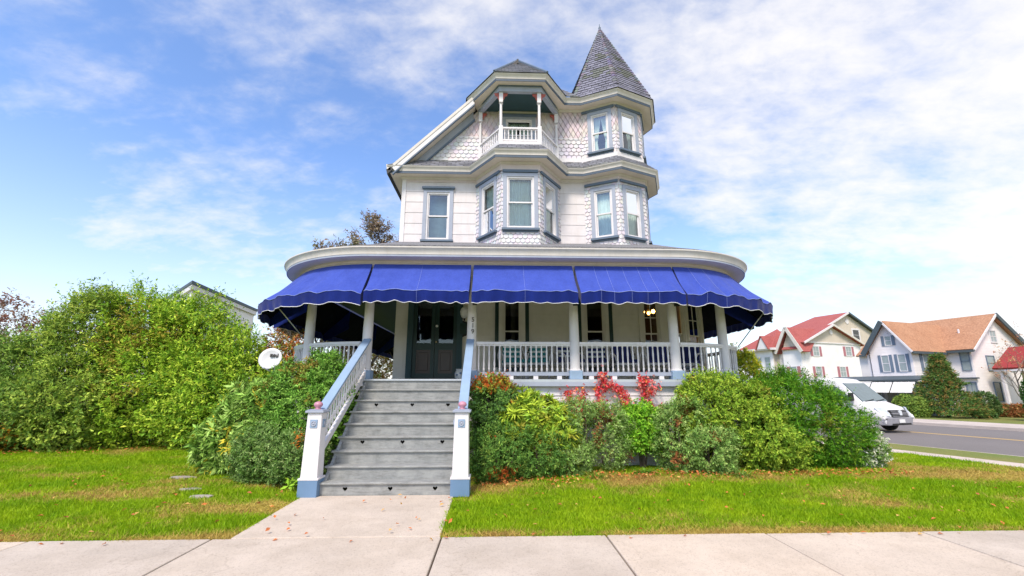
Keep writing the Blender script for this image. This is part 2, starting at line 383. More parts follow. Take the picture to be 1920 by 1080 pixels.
def turf_col(d, r):
    lush = np.array([.19, .36, .005]); lush2 = np.array([.40, .54, .012]); straw = np.array([.56, .46, .10]); brown = np.array([.42, .24, .09])
    c = lush + (lush2 - lush) * r[:, None]; s_ = straw + (brown - straw) * (r[:, None] * .7)
    return c + (s_ - c) * d[:, None]
STEP = .12; xs = np.arange(-16, 15, STEP); ys = np.arange(5.36, 24, STEP)
X, Y = np.meshgrid(xs, ys); n_ = X * NV.x + Y * NV.y
Zg = np.where(n_ > 11, -.01 * (n_ - 11), 0) + rise(X, Y) + (vnoise(X * 1.7, Y * 1.7) - .5) * .025 - .018
idx = np.arange(X.size).reshape(X.shape); q = np.stack([idx[:-1, :-1], idx[:-1, 1:], idx[1:, 1:], idx[1:, :-1]], -1).reshape(-1, 4)
q = q[(n_.ravel()[q] < 13.2).all(1)]
me = bpy.data.meshes.new('lawn'); me.from_pydata(np.stack([X.ravel(), Y.ravel(), Zg.ravel()], 1).tolist(), [], q.tolist())
cc = turf_col(dryness(X.ravel(), Y.ravel()), tuft(X.ravel(), Y.ravel(), RNG)) * .75
at = me.attributes.new('Col', 'FLOAT_COLOR', 'POINT'); at.data.foreach_set('color', np.c_[cc, np.ones(len(cc))].ravel())
M['soil'] = attr_mat('turf_soil', .95, 0, .4, .8); me.materials.append(M['soil'])
struct(link('lawn', me))

# front pavement: slabs with sunk joints
pv = struct(MB().box(-12.8, 12.6, 3.0, 5.37, -.12, -.045).build('sidewalk', M['joint']))
js = [-12.6, -10.8, -9.0, -6.85, -4.95, -3.05, -.585, 1.23, 3.03, 4.83, 6.65, 8.5, 10.4, 12.3]
for a, b in zip(js, js[1:]):
    o = MB().box(a + .008, b - .008, 3.05, 5.35 + (.006 if a < -3 else 0), -.11, .010 + random.uniform(-.003, .004)).build('paving_slab', M['concrete'], pv); bevel(o, .012, 2)
pw = struct(MB().box(-2.86, -.62, 5.3, 7.4, -.12, -.05).build('path', M['joint']))
mb = MB().prism([(-2.86, 5.368, -.1), (-.60, 5.368, -.1), (-.63, 7.29, -.1), (-2.90, 7.29, -.1)], (0, 0, .112)); bevel(mb.build('paving_slab', M['concrete'], pw), .012, 2)

def strip(name, n0, n1, s0, s1, h0, h1, mat, parent=None):
    return MB().add([SG(s0, n0, h0), SG(s1, n0, h0), SG(s1, n1, h0), SG(s0, n1, h0), SG(s0, n0, h1), SG(s1, n0, h1), SG(s1, n1, h1), SG(s0, n1, h1)],
                    [(0, 3, 2, 1), (4, 5, 6, 7), (0, 1, 5, 4), (1, 2, 6, 5), (2, 3, 7, 6), (3, 0, 4, 7)]).build(name, mat, parent)
sp = struct(strip('side_pavement', 12.98, 13.99, -12, 60, -.14, -.04, M['joint']))
for k in range(24):
    s0 = -10 + k * 1.5; bevel(strip('paving_slab', 12.97, 14.0, s0 + .008, s0 + 1.492, -.1, .02, M['concrete2'], sp), .01)
struct(strip('verge', 14.0, 15.72, -12, 90, -.14, .0, M['turf']))
struct(strip('kerb', 15.72, 15.84, -12, 90, -.14, -.005, M['concrete2']))
rd = struct(strip('road', 15.84, 27.95, -14, 120, -.155, -.10, M['asphalt']))
for a in (22.36, 22.58): struct(strip('yellow_line', a, a + .11, -14, 120, -.099, -.096, M['yellow']))
struct(strip('kerb_far', 27.95, 28.12, -12, 120, -.14, .03, M['concrete2']))
fp = struct(strip('far_pavement', 28.12, 31.75, -12, 120, -.14, -.01, M['joint']))
for k in range(22):
    s0 = 2 + k * 2.0
    strip('paving_slab', 28.13, 31.74, s0 + .01, s0 + 1.99, -.1, .03, M['concrete2'], fp)
struct(strip('far_lawn', 31.75, 60, -12, 120, -.14, .04, M['turf']))
# stepping stones sunk in the left lawn
M['stone'] = concrete('grey_stone', (.40, .36, .34))
for (x, y, a, b, lab) in ((-5.42, 8.40, .24, .10, 'largest pale stone, farthest of the flat stones in the left lawn'), (-4.75, 7.62, .2, .07, 'narrow grey stone nearly grown over, middle of the three in the left lawn'), (-4.35, 7.22, .19, .09, 'flat grey stone in the left lawn, nearest the path')):
    mb = MB(); k = 11; ph = [random.uniform(.75, 1.1) for _ in range(k)]
    mb.prism([(x + a * ph[i] * math.cos(i * 2 * math.pi / k), y + b * ph[i] * math.sin(i * 2 * math.pi / k), -.05) for i in range(k)], (0, 0, .062 + .09 * float(rise(x, y)) / .09))
    tag(bevel(mb.build('stepping_stone', M['stone']), .01, 2), lab, 'stone', 'stepping stones in the lawn')
STONES = [(-5.42, 8.40, .22, .09), (-4.75, 7.62, .16, .05), (-4.35, 7.22, .16, .07)]
# ------------------------------------------------------------------ the house
FL = 1.77                                                     # porch floor level
HOUSE = thing('victorian_house', 'tall white Victorian house with corner turret, balcony and wraparound porch', 'house', (.6, 12, 0))
def frame(P0, P1):
    a = Vector((P0[0], P0[1], 0)); u = Vector((P1[0] - P0[0], P1[1] - P0[1], 0)); ln = u.length; u.normalize()
    return a, u, Vector((u.y, -u.x, 0)), ln
def backing(P0, P1, z0, z1, ops, mat, name, parent=HOUSE, th=.09):
    a, u, n, ln = frame(P0, P1); us = sorted({0, ln, *[x for o in ops for x in o[:2]]}); zs = sorted({z0, z1, *[x for o in ops for x in o[2:]]}); mb = MB()
    for i in range(len(us) - 1):
        for j in range(len(zs) - 1):
            um, zm = (us[i] + us[i + 1]) / 2, (zs[j] + zs[j + 1]) / 2
            if any(o[0] < um < o[1] and o[2] < zm < o[3] for o in ops): continue
            mb.obox(a + u * us[i] + Vector((0, 0, zs[j])) - n * th, u * (us[i + 1] - us[i]), n * th, (0, 0, zs[j + 1] - zs[j]))
    return mb.build(name, mat, parent)
def siding(part, P0, P1, z0, z1, ops, mat, e=.33, name='siding_board'):
    """clapboard courses as single boards, cut round the openings"""
    a, u, n, ln = frame(P0, P1); z = z0
    while z < z1 - .02:
        t = min(z + e, z1); us = sorted({0, ln, *[x for o in ops for x in o[:2]]}); zs = sorted({z, t, *[x for o in ops for x in o[2:] if z < x < t]})
        for j in range(len(zs) - 1):
            k = 0
            while k < len(us) - 1:
                zm = (zs[j] + zs[j + 1]) / 2; free = lambda q: not any(o[0] < (us[q] + us[q + 1]) / 2 < o[1] and o[2] < zm < o[3] for o in ops)
                if not free(k): k += 1; continue
                k2 = k; mb = MB()
                while k2 + 1 < len(us) - 1 and free(k2 + 1): k2 += 1
                f0 = .013 - .010 * (zs[j] - z) / e; f1 = .013 - .010 * (zs[j + 1] - z) / e; A = a + u * us[k]; W = u * (us[k2 + 1] - us[k])
                b0, b1 = Vector((0, 0, zs[j] + (.003 if j == 0 else 0))), Vector((0, 0, zs[j + 1]))
                mb.add([A + b0 + n * .001, A + W + b0 + n * .001, A + W + b1 + n * .001, A + b1 + n * .001, A + b0 + n * f0, A + W + b0 + n * f0, A + W + b1 + n * f1, A + b1 + n * f1],
                       [(4, 5, 6, 7), (0, 1, 5, 4), (1, 2, 6, 5), (2, 3, 7, 6), (3, 0, 4, 7)])
                mb.build(name, mat, part); k = k2 + 1
        z = t
def shingles(part, P0, P1, regs, w, e, shape, c, name='shingles', thick=.02):
    a, u, n, ln = frame(P0, P1); mb = MB()
    lay_shingles(mb, a + n * .001, u, (0, 0, 1), n, regs, w, e, shape, thick, lambda r, cc, rr: tuple(x * (.9 + .13 * rr.random()) for x in c))
    return mb.build(name, M['shingle'], part, kind='stuff')
def window(P0, P1, u0, u1, z0, z1, casing, cw=.11, hood=None, sill=True, curtain='full', panes=(1, 1), glassm='glass', frame_m='white', parent=HOUSE, mid=.5, frw=.045):
    """double-hung window in the wall P0-P1, opening u0..u1 x z0..z1"""
    a, u, n, ln = frame(P0, P1); Zv = Vector((0, 0, 1))
    def bx(mb, ua, ub, za, zb, d0, d1): return mb.obox(a + u * ua + Zv * za + n * d0, u * (ub - ua), n * (d1 - d0), Zv * (zb - za))
    mb = MB(); bx(mb, u0 - cw, u0, z0 - .02, z1 + cw, .0, .042); bx(mb, u1, u1 + cw, z0 - .02, z1 + cw, .0, .042); bx(mb, u0, u1, z1, z1 + cw, .0, .040)
    W = mb.build('window', M[casing], parent)
    if hood: mb = MB(); bx(mb, u0 - cw - .04, u1 + cw + .04, z1 + cw, z1 + cw + .05, .0, .10); bx(mb, u0 - cw - .02, u1 + cw + .02, z1 + cw - .03, z1 + cw, .042, .07); mb.build('hood', M[hood], W)
    if sill: mb = MB(); bx(mb, u0 - cw - .03, u1 + cw + .03, z0 - .075, z0 - .02, -.02, .10); bx(mb, u0 - cw, u1 + cw, z0 - .12, z0 - .075, 0, .035); mb.build('sill', M['slateblue' if casing != 'teal' else 'bluegrey'], W)
    fr = frw; mb = MB(); bx(mb, u0, u0 + fr, z0 - .02, z1, -.07, .018); bx(mb, u1 - fr, u1, z0 - .02, z1, -.07, .018); bx(mb, u0 + fr, u1 - fr, z1 - fr, z1, -.07, .016); bx(mb, u0 + fr, u1 - fr, z0 - .02, z0 + fr * .8, -.07, .016)
    mb.build('frame', M[frame_m], W); zm = z0 + (z1 - z0) * mid; iu0, iu1, iz0, iz1 = u0 + fr, u1 - fr, z0 + fr * .8, z1 - fr
    for (za, zb, d) in ((zm - .02, iz1, -.015), (iz0, zm + .02, -.045)):
        mb = MB(); s_ = .032; bx(mb, iu0, iu0 + s_, za, zb, d - .022, d); bx(mb, iu1 - s_, iu1, za, zb, d - .022, d); bx(mb, iu0 + s_, iu1 - s_, zb - s_, zb, d - .022, d - .001); bx(mb, iu0 + s_, iu1 - s_, za, za + .038, d - .022, d - .001)
        nx, nz = panes
        for k in range(1, nx): x = iu0 + (iu1 - iu0) * k / nx; bx(mb, x - .012, x + .012, za + .03, zb - .03, d - .019, d - .004)
        for k in range(1, nz): z = za + (zb - za) * k / nz; bx(mb, iu0 + .03, iu1 - .03, z - .012, z + .012, d - .018, d - .005)
        mb.build('sash', M[frame_m], W)
        g = MB(); g.add([a + u * x + Zv * z + n * (d - .012) for x, z in ((iu0 + .02, za + .02), (iu1 - .02, za + .02), (iu1 - .02, zb - .02), (iu0 + .02, zb - .02))], [(0, 1, 2, 3)]); g.build('pane', M[glassm], W)
    if curtain:
        mb = MB(); K = 40; zt, zb = iz1, iz0 + (0 if curtain != 'half' else .0); vs = []; fs = []
        for k in range(K + 1):
            x = iu0 - .02 + (iu1 - iu0 + .04) * k / K; d = -.15 + .022 * math.sin(k * 1.9 + u0 * 7) + .012 * math.sin(k * .77)
            sway = .0 if curtain == 'full' else (.18 * abs(k / K - .5) * 2)
            vs += [a + u * x + Zv * zb + n * (d - sway * .2), a + u * x + Zv * zt + n * d]
        if curtain == 'tied':
            for sgn in (0, 1):
                vs2 = []; 
                for k in range(K // 2 + 1):
                    q = k / (K // 2)
                    for zi, wd in ((zb, .30), (zb + (zt - zb) * .3, .22), (zb + (zt - zb) * .6, .36), (zt, .5)):
                        x = (iu0 if sgn == 0 else iu1) + (1 if sgn == 0 else -1) * (iu1 - iu0) * wd * q
                        vs2.append(a + u * x + Zv * zi + n * (-.15 + .02 * math.sin(k * 2.1)))
                mb.add(vs2, [(k * 4 + i, k * 4 + i + 1, k * 4 + i + 5, k * 4 + i + 4) for k in range(K // 2) for i in range(3)])
        else: mb.add(vs, [(2 * k, 2 * k + 2, 2 * k + 3, 2 * k + 1) for k in range(K)])
        mb.build('curtain', M['curtain'], W, smooth=True)
    return W
SH_W = (.70, .67, .70); SH_P = (.69, .60, .62)
WL, WR, YF = -2.74, 4.75, 12.0
# ---- plan lines
BAY = [(-.61, 12.0), (.10, 11.0), (1.12, 11.0), (1.81, 12.0)]
TUR = [(2.55, 12.0), (3.45, 11.55), (4.33, 11.95), (4.68, 12.8), (4.33, 13.65), (3.45, 14.0)]
LOW = [(WL, 26.0), (WL, YF)] + BAY + TUR[:5] + [(4.0, 14.2), (4.0, 20.0)]
# ---- first floor
ops1 = [(.36, 1.80, FL - .02, 4.12), (2.74 + .16, 2.74 + .68, 2.15, 4.05), (2.74 + 2.42, 2.74 + 2.98, 2.15, 4.05), (2.74 + 4.02, 2.74 + 4.50, 2.1, 4.0)]
A0, A1 = (WL, YF), (WR, YF)
b1 = backing(A0, A1, FL - .3, 4.7, ops1, M['porchwall'], 'first_floor_wall'); siding(b1, A0, A1, FL, 4.5, [(o[0] - .1, o[1] + .1, o[2] - .1, o[3] + .1) for o in ops1], M['porchwall'], .30)
for i, o in enumerate(ops1[1:]):
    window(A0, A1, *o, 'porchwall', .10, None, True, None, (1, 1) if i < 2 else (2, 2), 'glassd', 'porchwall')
    if i < 2:
        a, u, n, ln = frame(A0, A1)
        for sgn in (-1, 1):                                    # dark green shutters folded flat beside the window
            x0 = o[0] - .10 - .105 if sgn < 0 else o[1] + .10; mb = MB()
            mb.obox(a + u * x0 + n * .02 + Vector((0, 0, o[2] - .02)), u * .10, n * .035, (0, 0, o[3] - o[2] + .1)); mb.build('shutter', M['green'], HOUSE)
CH0, CH1 = (WR, YF), (6.05, 12.72)
opsc = [(.30, .62, 2.2, 3.95), (.80, 1.36, 2.1, 4.0)]
b2 = backing(CH0, CH1, FL - .3, 4.7, opsc, M['porchwall'], 'corner_wall'); siding(b2, CH0, CH1, FL, 4.5, [(o[0] - .08, o[1] + .08, o[2] - .1, o[3] + .1) for o in opsc], M['porchwall'], .30)
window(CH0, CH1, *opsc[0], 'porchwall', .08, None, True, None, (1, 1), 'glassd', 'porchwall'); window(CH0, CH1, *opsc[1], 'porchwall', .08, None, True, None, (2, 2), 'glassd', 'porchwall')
backing(CH1, (6.05, 26), FL - .3, 4.7, [], M['porchwall'], 'side_wall'); backing((WL, 26), (WL, YF), FL - .3, 8.0, [], M['pink'], 'side_wall'); backing((6.05, 26), (WL, 26), 0, 8.0, [], M['pink'], 'rear_wall')
backing((4.0, 13.6), (4.0, 26), 4.6, 8.0, [], M['pink'], 'side_wall')
# inside: floors and a partition, so that rooms are dim and closed
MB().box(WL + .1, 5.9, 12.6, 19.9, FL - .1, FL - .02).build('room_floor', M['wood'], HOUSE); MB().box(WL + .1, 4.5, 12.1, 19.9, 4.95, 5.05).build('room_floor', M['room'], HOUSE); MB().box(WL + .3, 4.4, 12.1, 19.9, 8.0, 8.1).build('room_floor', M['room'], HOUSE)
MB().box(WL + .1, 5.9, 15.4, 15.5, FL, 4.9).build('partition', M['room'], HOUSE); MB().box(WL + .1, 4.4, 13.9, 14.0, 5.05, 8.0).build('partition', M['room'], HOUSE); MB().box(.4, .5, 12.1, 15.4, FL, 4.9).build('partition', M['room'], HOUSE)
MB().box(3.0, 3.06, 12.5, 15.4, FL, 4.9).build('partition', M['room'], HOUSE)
# ---- double front door
a, u, n, ln = frame(A0, A1); d0, d1, dz0, dz1 = ops1[0]; xo = WL
mb = MB().box(xo + d0 - .02, xo + d0 + .13, YF - .06, YF + .05, FL, dz1 + .02).box(xo + d1 - .13, xo + d1 + .02, YF - .06, YF + .05, FL, dz1 + .02).box(xo + d0 + .13, xo + d1 - .13, YF - .055, YF + .05, dz1 - .1, dz1 + .02)
mb.build('door_frame', M['teal'], HOUSE)
for s_, (xa, xb) in enumerate(((xo + d0 + .13, xo + (d0 + d1) / 2 - .004), (xo + (d0 + d1) / 2 + .004, xo + d1 - .13))):
    y0, y1 = YF + .0, YF + .05; st = .10; mb = MB(); top = dz1 - .1
    mb.box(xa, xa + st, y0, y1, FL + .01, top).box(xb - st, xb, y0, y1, FL + .01, top).box(xa + st, xb - st, y0 + .001, y1, FL + .01, FL + .2).box(xa + st, xb - st, y0 + .001, y1, FL + .82, FL + 1.0).box(xa + st, xb - st, y0 + .001, y1, top - .16, top)
    D = mb.build('door', M['green'], HOUSE)
    MB().box(xa + st, xb - st, y0 + .022, y1 - .01, FL + .2, FL + .82).build('wood_panel', M['wood'], D)
    bevel(MB().box(xa + st + .06, xb - st - .06, y0 + .006, y0 + .022, FL + .27, FL + .75).build('raised_panel', M['wood'], D), .012)
    MB().box(xa + st, xb - st, y0 + .022, y0 + .03, FL + 1.0, top - .16).build('pane', M['glassd'], D)
    if s_ == 1: MB().lathe([(0, 0), (.02, 0), (.012, .03), (.03, .045), (.034, .065), (.022, .085), (0, .09)], 12, (xa + .05, y0, FL + 1.02), (0, -1, 0)).build('knob', M['brass'], D, smooth=True); MB().lathe([(0, 0), (.036, 0), (.034, .018), (0, .022)], 14, (xa + .04, y0, FL + 1.46), (0, -1, 0)).build('knocker', M['milk'], D, smooth=True)
    MB().box(xa + .12, xb - .12, YF + .13, YF + .14, FL + 1.0, top - .2).build('door_curtain', M['wood' if s_ == 0 else 'dark'], D)
# ---- second floor, left part and right strip
W2 = (.70, 1.36, 5.69, 7.13)
s2 = backing((WL, YF), BAY[0], 4.6, 8.2, [W2], M['pink'], 'second_floor_wall'); siding(s2, (WL, YF), BAY[0], 5.20, 7.60, [(W2[0] - .1, W2[1] + .1, W2[2] - .1, W2[3] + .1)], M['pink'], .325)
window((WL, YF), BAY[0], *W2, 'bluegrey', .10, 'slateblue', True, None)
MB().box(WL + .72, WL + 1.34, 12.45, 12.47, 5.6, 7.2).build('window_blind', M['curtain'], HOUSE)
s3 = backing(BAY[3], TUR[0], 4.6, 9.9, [], M['pink'], 'second_floor_wall'); siding(s3, BAY[3], TUR[0], 5.20, 7.60, [], M['pink'], .325)
MB().box(WL - .028, WL + .09, YF - .03, YF + .1, 5.2, 7.6).build('corner_board', M['white'], HOUSE)
# ---- bay with three windows
bw = {0: (.30, .93), 1: (.14, .88), 2: (.29, .92)}
for k in range(3):
    P0, P1 = BAY[k], BAY[k + 1]; _, _, _, ln = frame(P0, P1); u0, u1 = bw[k]; op = (u0, u1, 5.70, 7.16)
    b = backing(P0, P1, 4.6, 7.75, [op], M['shback'], 'bay_wall'); c = (u0 - .10, u1 + .10, 5.6, 7.3)
    shingles(b, P0, P1, minus_rects([(0, 5.0), (ln, 5.0), (ln, 7.29), (0, 7.29)], [c]), .125, .115, 'scallop', SH_W)
    window(P0, P1, *op, 'bluegrey', .10, None, True, 'full')
    a, u, n, _ = frame(P0, P1); mb = MB()
    mb.obox(a + u * .03 + n * .02 + Vector((0, 0, 7.275)), u * (ln - .06), n * .05, (0, 0, .07)).build('head_band', M['slateblue'], b)
mb = MB().sweep(BAY, [(.0, 7.34), (.03, 7.34), (.03, 7.6), (.0, 7.6)]); mb.build('bay_frieze', M['pinkwall'], HOUSE)
mb = MB().sweep(TUR[:5], [(.0, 7.42), (.03, 7.42), (.03, 7.6), (.0, 7.6)]); mb.build('turret_frieze', M['pinkwall'], HOUSE)
MB().sweep([(WL, 26), (WL, YF), BAY[0]], [(.0, 7.44), (.026, 7.44), (.026, 7.6), (.0, 7.6)]).build('wall_frieze', M['pinkwall'], HOUSE)
# ---- turret walls
for k in range(4):
    P0, P1 = TUR[k], TUR[k + 1]; _, _, _, ln = frame(P0, P1); c0 = ln / 2 + (.04 if k == 0 else -.02)
    ops = [(c0 - .26, c0 + .26, 5.74, 7.16), (c0 - .26, c0 + .26, 8.42, 9.64)]
    b = backing(P0, P1, 4.6, 9.95, ops, M['shback'], 'turret_wall')
    cut = [(o[0] - .10, o[1] + .10, o[2] - .12, o[3] + .13) for o in ops]
    shingles(b, P0, P1, minus_rects([(0, 5.0), (ln, 5.0), (ln, 7.42), (0, 7.42)], cut[:1]), .125, .115, 'scallop', SH_W)
    shingles(b, P0, P1, minus_rects([(0, 8.28), (ln, 8.28), (ln, 9.0), (0, 9.0)], cut[1:]), .125, .115, 'scallop', SH_W)
    shingles(b, P0, P1, minus_rects([(0, 9.0), (ln, 9.0), (ln, 9.75), (0, 9.75)], cut[1:]), .13, .115, 'diamond', SH_P, thick=.02)
    window(P0, P1, *ops[0], 'bluegrey', .10, None, True, 'full'); window(P0, P1, *ops[1], 'bluegrey', .10, None, True, 'tied')
    a, u, n, _ = frame(P0, P1)
    for zz_, hh in ((7.34, .07), (9.74, .07)): MB().obox(a + u * .02 + n * .02 + Vector((0, 0, zz_)), u * (ln - .04), n * .05, (0, 0, hh)).build('head_band', M['slateblue'], b)
MB().sweep(TUR, [(.0, 9.80), (.035, 9.80), (.035, 9.92), (.0, 9.92)]).build('turret_frieze', M['bluegrey'], HOUSE)
MB().sweep(BAY[3:] + TUR[:5], [(.0, 8.13), (.035, 8.13), (.035, 8.28), (.0, 8.28)]).build('base_board', M['white'], HOUSE)
# ---- gable wall behind the balcony
GW = (-.05 + .61, .85 + .61, 8.2, 9.62); G0, G1 = (-2.6, YF), (2.55, YF)
gop = (2.6 + .23, 2.6 + 1.03, 8.2, 9.55)
mb = MB(); a, u, n, ln = frame(G0, G1)
b = HOUSE
reg = [(.30, 8.0), (ln, 8.0), (ln, 9.9), (2.05, 9.9)]
mb = MB()
for g in minus_rects(reg, [gop]): mb.prism([a + u * p[0] + Vector((0, 0, p[1])) for p in g], -n * .08)
gw = mb.build('gable_wall', M['shback'], HOUSE); cut = [(gop[0] - .1, gop[1] + .1, gop[2] - .1, gop[3] + .12)]
shingles(gw, G0, G1, minus_rects([(.44, 8.17), (ln, 8.17), (ln, 8.92), (1.2, 8.92)], cut), .15, .125, 'scallop', SH_W)
shingles(gw, G0, G1, minus_rects([(1.15, 8.95), (ln, 8.95), (ln, 9.9), (2.1, 9.9)], cut), .15, .14, 'diamond', SH_P, thick=.022)
MB().box(-2.2, -.6, YF - .03, YF, 8.08, 8.17).box(-1.5, 2.5, YF - .022, YF, 8.915, 8.945).build('belt_board', M['white'], gw)
window(G0, G1, *gop, 'bluegrey', .10, 'slateblue', False, 'tied', mid=.62)
# ---- cornices
def cornice(path, zt, oh, names=('cornice', 'cornice_band', 'soffit')):
    o = MB().sweep(path, [(oh - .03, zt - .135), (oh - .005, zt - .135), (oh, zt - .10), (oh + .015, zt - .065), (oh + .05, zt - .025), (oh + .06, zt), (oh - .03, zt)]).build(names[0], M['cream'], HOUSE)
    MB().sweep(path, [(oh - .028, zt - .205), (oh - .012, zt - .205), (oh - .012, zt - .137), (oh - .028, zt - .137)]).build(names[1], M['bandblue'], HOUSE)
    MB().sweep(path, [(-.06, zt - .185), (oh - .03, zt - .20), (oh - .03, zt - .15), (-.06, zt - .14)]).build(names[2], M['soffit'], HOUSE)
    MB().sweep(path, [(.0, zt - .245), (.045, zt - .245), (.085, zt - .195), (.0, zt - .195)]).build('bed_mould', M['cream'], HOUSE)
cornice(LOW[:-2], 7.76, .35)
UP = BAY + TUR
cornice(UP, 10.07, .35)
# pent roofs on the lower cornice, laid with slates
def slate_col(r, c, rr):
    k = .75 + .5 * rr.random(); g = vnoise(c * .35, r * .5).item()
    base = (.20, .205, .235) if g < .62 else (.17, .18, .18)
    return tuple(x * k for x in base)
def slate_plane(mb, a, b_, c, d, w=.2, e=.13, col=slate_col, thick=.012):
    """four corners a,b (eave, left to right) c,d (top right, top left)"""
    a, b_, c, d = map(Vector, (a, b_, c, d)); U = (b_ - a).normalized(); N = U.cross((d + c) / 2 - (a + b_) / 2).normalized(); V = N.cross(U)
    p2 = [((q - a).dot(U), (q - a).dot(V)) for q in (a, b_, c, d)]
    lay_shingles(mb, a, U, V, N, [p2], w, e, 'square', thick, col, e * .15)
pl = LOW[1:12]; q0 = MB(); sl_ = MB()
def offs(path, o):
    P = [Vector(p) for p in path]; N = [Vector(((P[i + 1] - P[i]).normalized().y, -(P[i + 1] - P[i]).normalized().x)) for i in range(len(P) - 1)]; out = []
    for i in range(len(P)):
        m_ = N[0] if i == 0 else N[-1] if i == len(P) - 1 else (N[i - 1] + N[i]).normalized()
        if 0 < i < len(P) - 1: m_ = m_ / max(.35, m_.dot(N[i]))
        out.append(P[i] + m_ * o)
    return out
pent = [(WL, YF)] + BAY + TUR[:5]; oo, ii = offs(pent, .40), offs(pent, .03)
oo[0].x = WL - .40
for k in range(len(pent) - 1):
    A_, B_, C_, D_ = (*oo[k], 7.762), (*oo[k + 1], 7.762), (*ii[k + 1], 8.14), (*ii[k], 8.14); q0.add([A_, B_, C_, D_], [(0, 1, 2, 3)]); slate_plane(sl_, A_, B_, C_, D_, .24, .13)
pr = q0.build('pent_roof', M['black'], HOUSE); sl_.build('slates', M['slates'], pr, kind='stuff')
# ---- main roof: 45 degree gable
RX, RZ, EX = .6, 11.38, -3.16; rz = lambda x: RZ - abs(RX - x)
mb = MB(); th = .09; Y0, Y1 = 11.62, 26.3
mb.prism([(EX, Y0, rz(EX)), (RX, Y0, RZ), (RX, Y0, RZ - th * 1.4), (EX + .03, Y0, rz(EX) - th * 1.4)], (0, Y1 - Y0, 0))
mb.prism([(RX, 12.4, RZ), (4.36, 12.4, rz(4.36)), (4.3, 12.4, rz(4.36) - .1), (RX, 12.4, RZ - th * 1.4)], (0, Y1 - 12.4, 0))
rf = mb.build('main_roof', M['black'], HOUSE)
mb = MB(); slate_plane(mb, (EX, Y1, rz(EX) + .006), (EX, Y0, rz(EX) + .006), (RX, Y0, RZ + .006), (RX, Y1, RZ + .006), .28, .16); mb.build('slates', M['slates'], rf, kind='stuff')
MB().box(RX - .1, RX + .1, 12.0, Y1, RZ - .05, RZ + .03).build('ridge_cap', M['slateblue'], rf)
# rake boards of the left slope
def rake(y0, y1, d0, d1, mat, name, x0=-2.99, x1=-.70):
    k = math.sqrt(2); mb = MB(); mb.prism([(x0, y0, rz(x0) - d0 * k), (x1, y0, rz(x1) - d0 * k), (x1, y0, rz(x1) - d1 * k), (x0 + (d1 - d0) * .7, y0, rz(x0 + (d1 - d0) * .7) - d1 * k)], (0, y1 - y0, 0)); return mb.build(name, M[mat], HOUSE)
rake(11.585, 11.66, .0, .075, 'cream', 'rake_crown'); rake(11.60, 11.66, .075, .2, 'white', 'rake_board'); rake(11.592, 11.66, .2, .235, 'slateblue', 'rake_band')
rake(11.66, 11.99, .15, .19, 'soffit', 'rake_soffit', -2.80); rake(11.94, 11.995, .20, .40, 'bluegrey', 'rake_frieze', -2.55, -.75); rake(11.92, 11.995, .40, .44, 'slateblue', 'rake_mould', -2.35, -.7)
# side gutter running back on the left
MB().sweep([(WL - .30, 26), (WL - .30, 11.62)], [(.0, 7.62), (.10, 7.62), (.13, 7.78), (.13, 7.80), (.0, 7.80)]).build('gutter', M['cream'], HOUSE)
# ---- polygonal balcony roof and link roof to the turret
eo = offs(UP, .43); AP = Vector((RX, 12.15, 11.74)); mb = MB(); sl_ = MB(); RB = Vector((RX, 13.4, 11.74))
Z = 10.075; E = [Vector((*p, Z)) for p in eo]
for (p, q_, r_, s_) in ((E[0], E[1], AP, AP), (E[1], E[2], AP, AP), (E[2], E[3], AP, AP), (E[3], Vector((*eo[4], Z)), RB, AP), (Vector((-1.1, 12.8, 10.0)), E[0], AP, RB)):
    mb.add([p, q_, r_, s_] if r_ != s_ else [p, q_, r_], [(0, 1, 2, 3)] if r_ != s_ else [(0, 1, 2)])
    slate_plane(sl_, p, q_, r_ - (r_ - q_) * .002, s_ - (s_ - p) * .002, .2, .13)
br = mb.build('balcony_roof', M['black'], HOUSE); sl_.build('slates', M['slates'], br, kind='stuff')
mb = MB(); mb.tube([E[1] + Vector((0, 0, .02)), AP + Vector((0, 0, .03))], .035, 6); mb.tube([E[2] + Vector((0, 0, .02)), AP + Vector((0, 0, .03))], .035, 6); mb.lathe([(.05, 0), (.06, .03), (.02, .08), (0, .1)], 8, AP); mb.build('hip_cap', M['slateblue'], br)
# ---- turret spire
TC = Vector((3.46, 12.78, 0)); TA = TC + Vector((0, 0, 13.62)); oct_ = []
te = offs(TUR, .43)
full = [Vector((2.0, 12.85)), *[Vector(p) for p in te[:5]], Vector((3.5, 14.6)), Vector((2.5, 14.0))]
full[1] = Vector((2.22, 11.70)); mb = MB(); sl_ = MB(); n8 = len(full)
def spire_col(r, c, rr):
    k = .8 + .42 * rr.random(); patch = (r in (5, 6, 7, 8) or r in (13, 14, 15)) and rr.random() < .6 and c % 7 < 5
    return tuple(x * k for x in ((.15, .16, .145) if patch else (.215, .215, .275)))
for k in range(n8):
    p, q_ = full[k], full[(k + 1) % n8]; P_, Q_ = Vector((*p, 10.075)), Vector((*q_, 10.075)); p2, q2 = TC.to_2d() + (p - TC.to_2d()) * .93, TC.to_2d() + (q_ - TC.to_2d()) * .93
    Pm, Qm = Vector((*p2, 10.27)), Vector((*q2, 10.27)); mb.add([P_, Q_, Qm, Pm, TA], [(0, 1, 2, 3), (3, 2, 4)])
    if k in (0, 1, 2, 3, 4):
        slate_plane(sl_, P_, Q_, Qm, Pm, .21, .125, spire_col, .014); slate_plane(sl_, Pm, Qm, TA - (TA - Qm) * .01, TA - (TA - Pm) * .01, .21, .125, spire_col, .026)
ts = mb.build('turret_roof', M['black'], HOUSE); sl_.build('slates', M['slates'], ts, kind='stuff')
mb = MB()
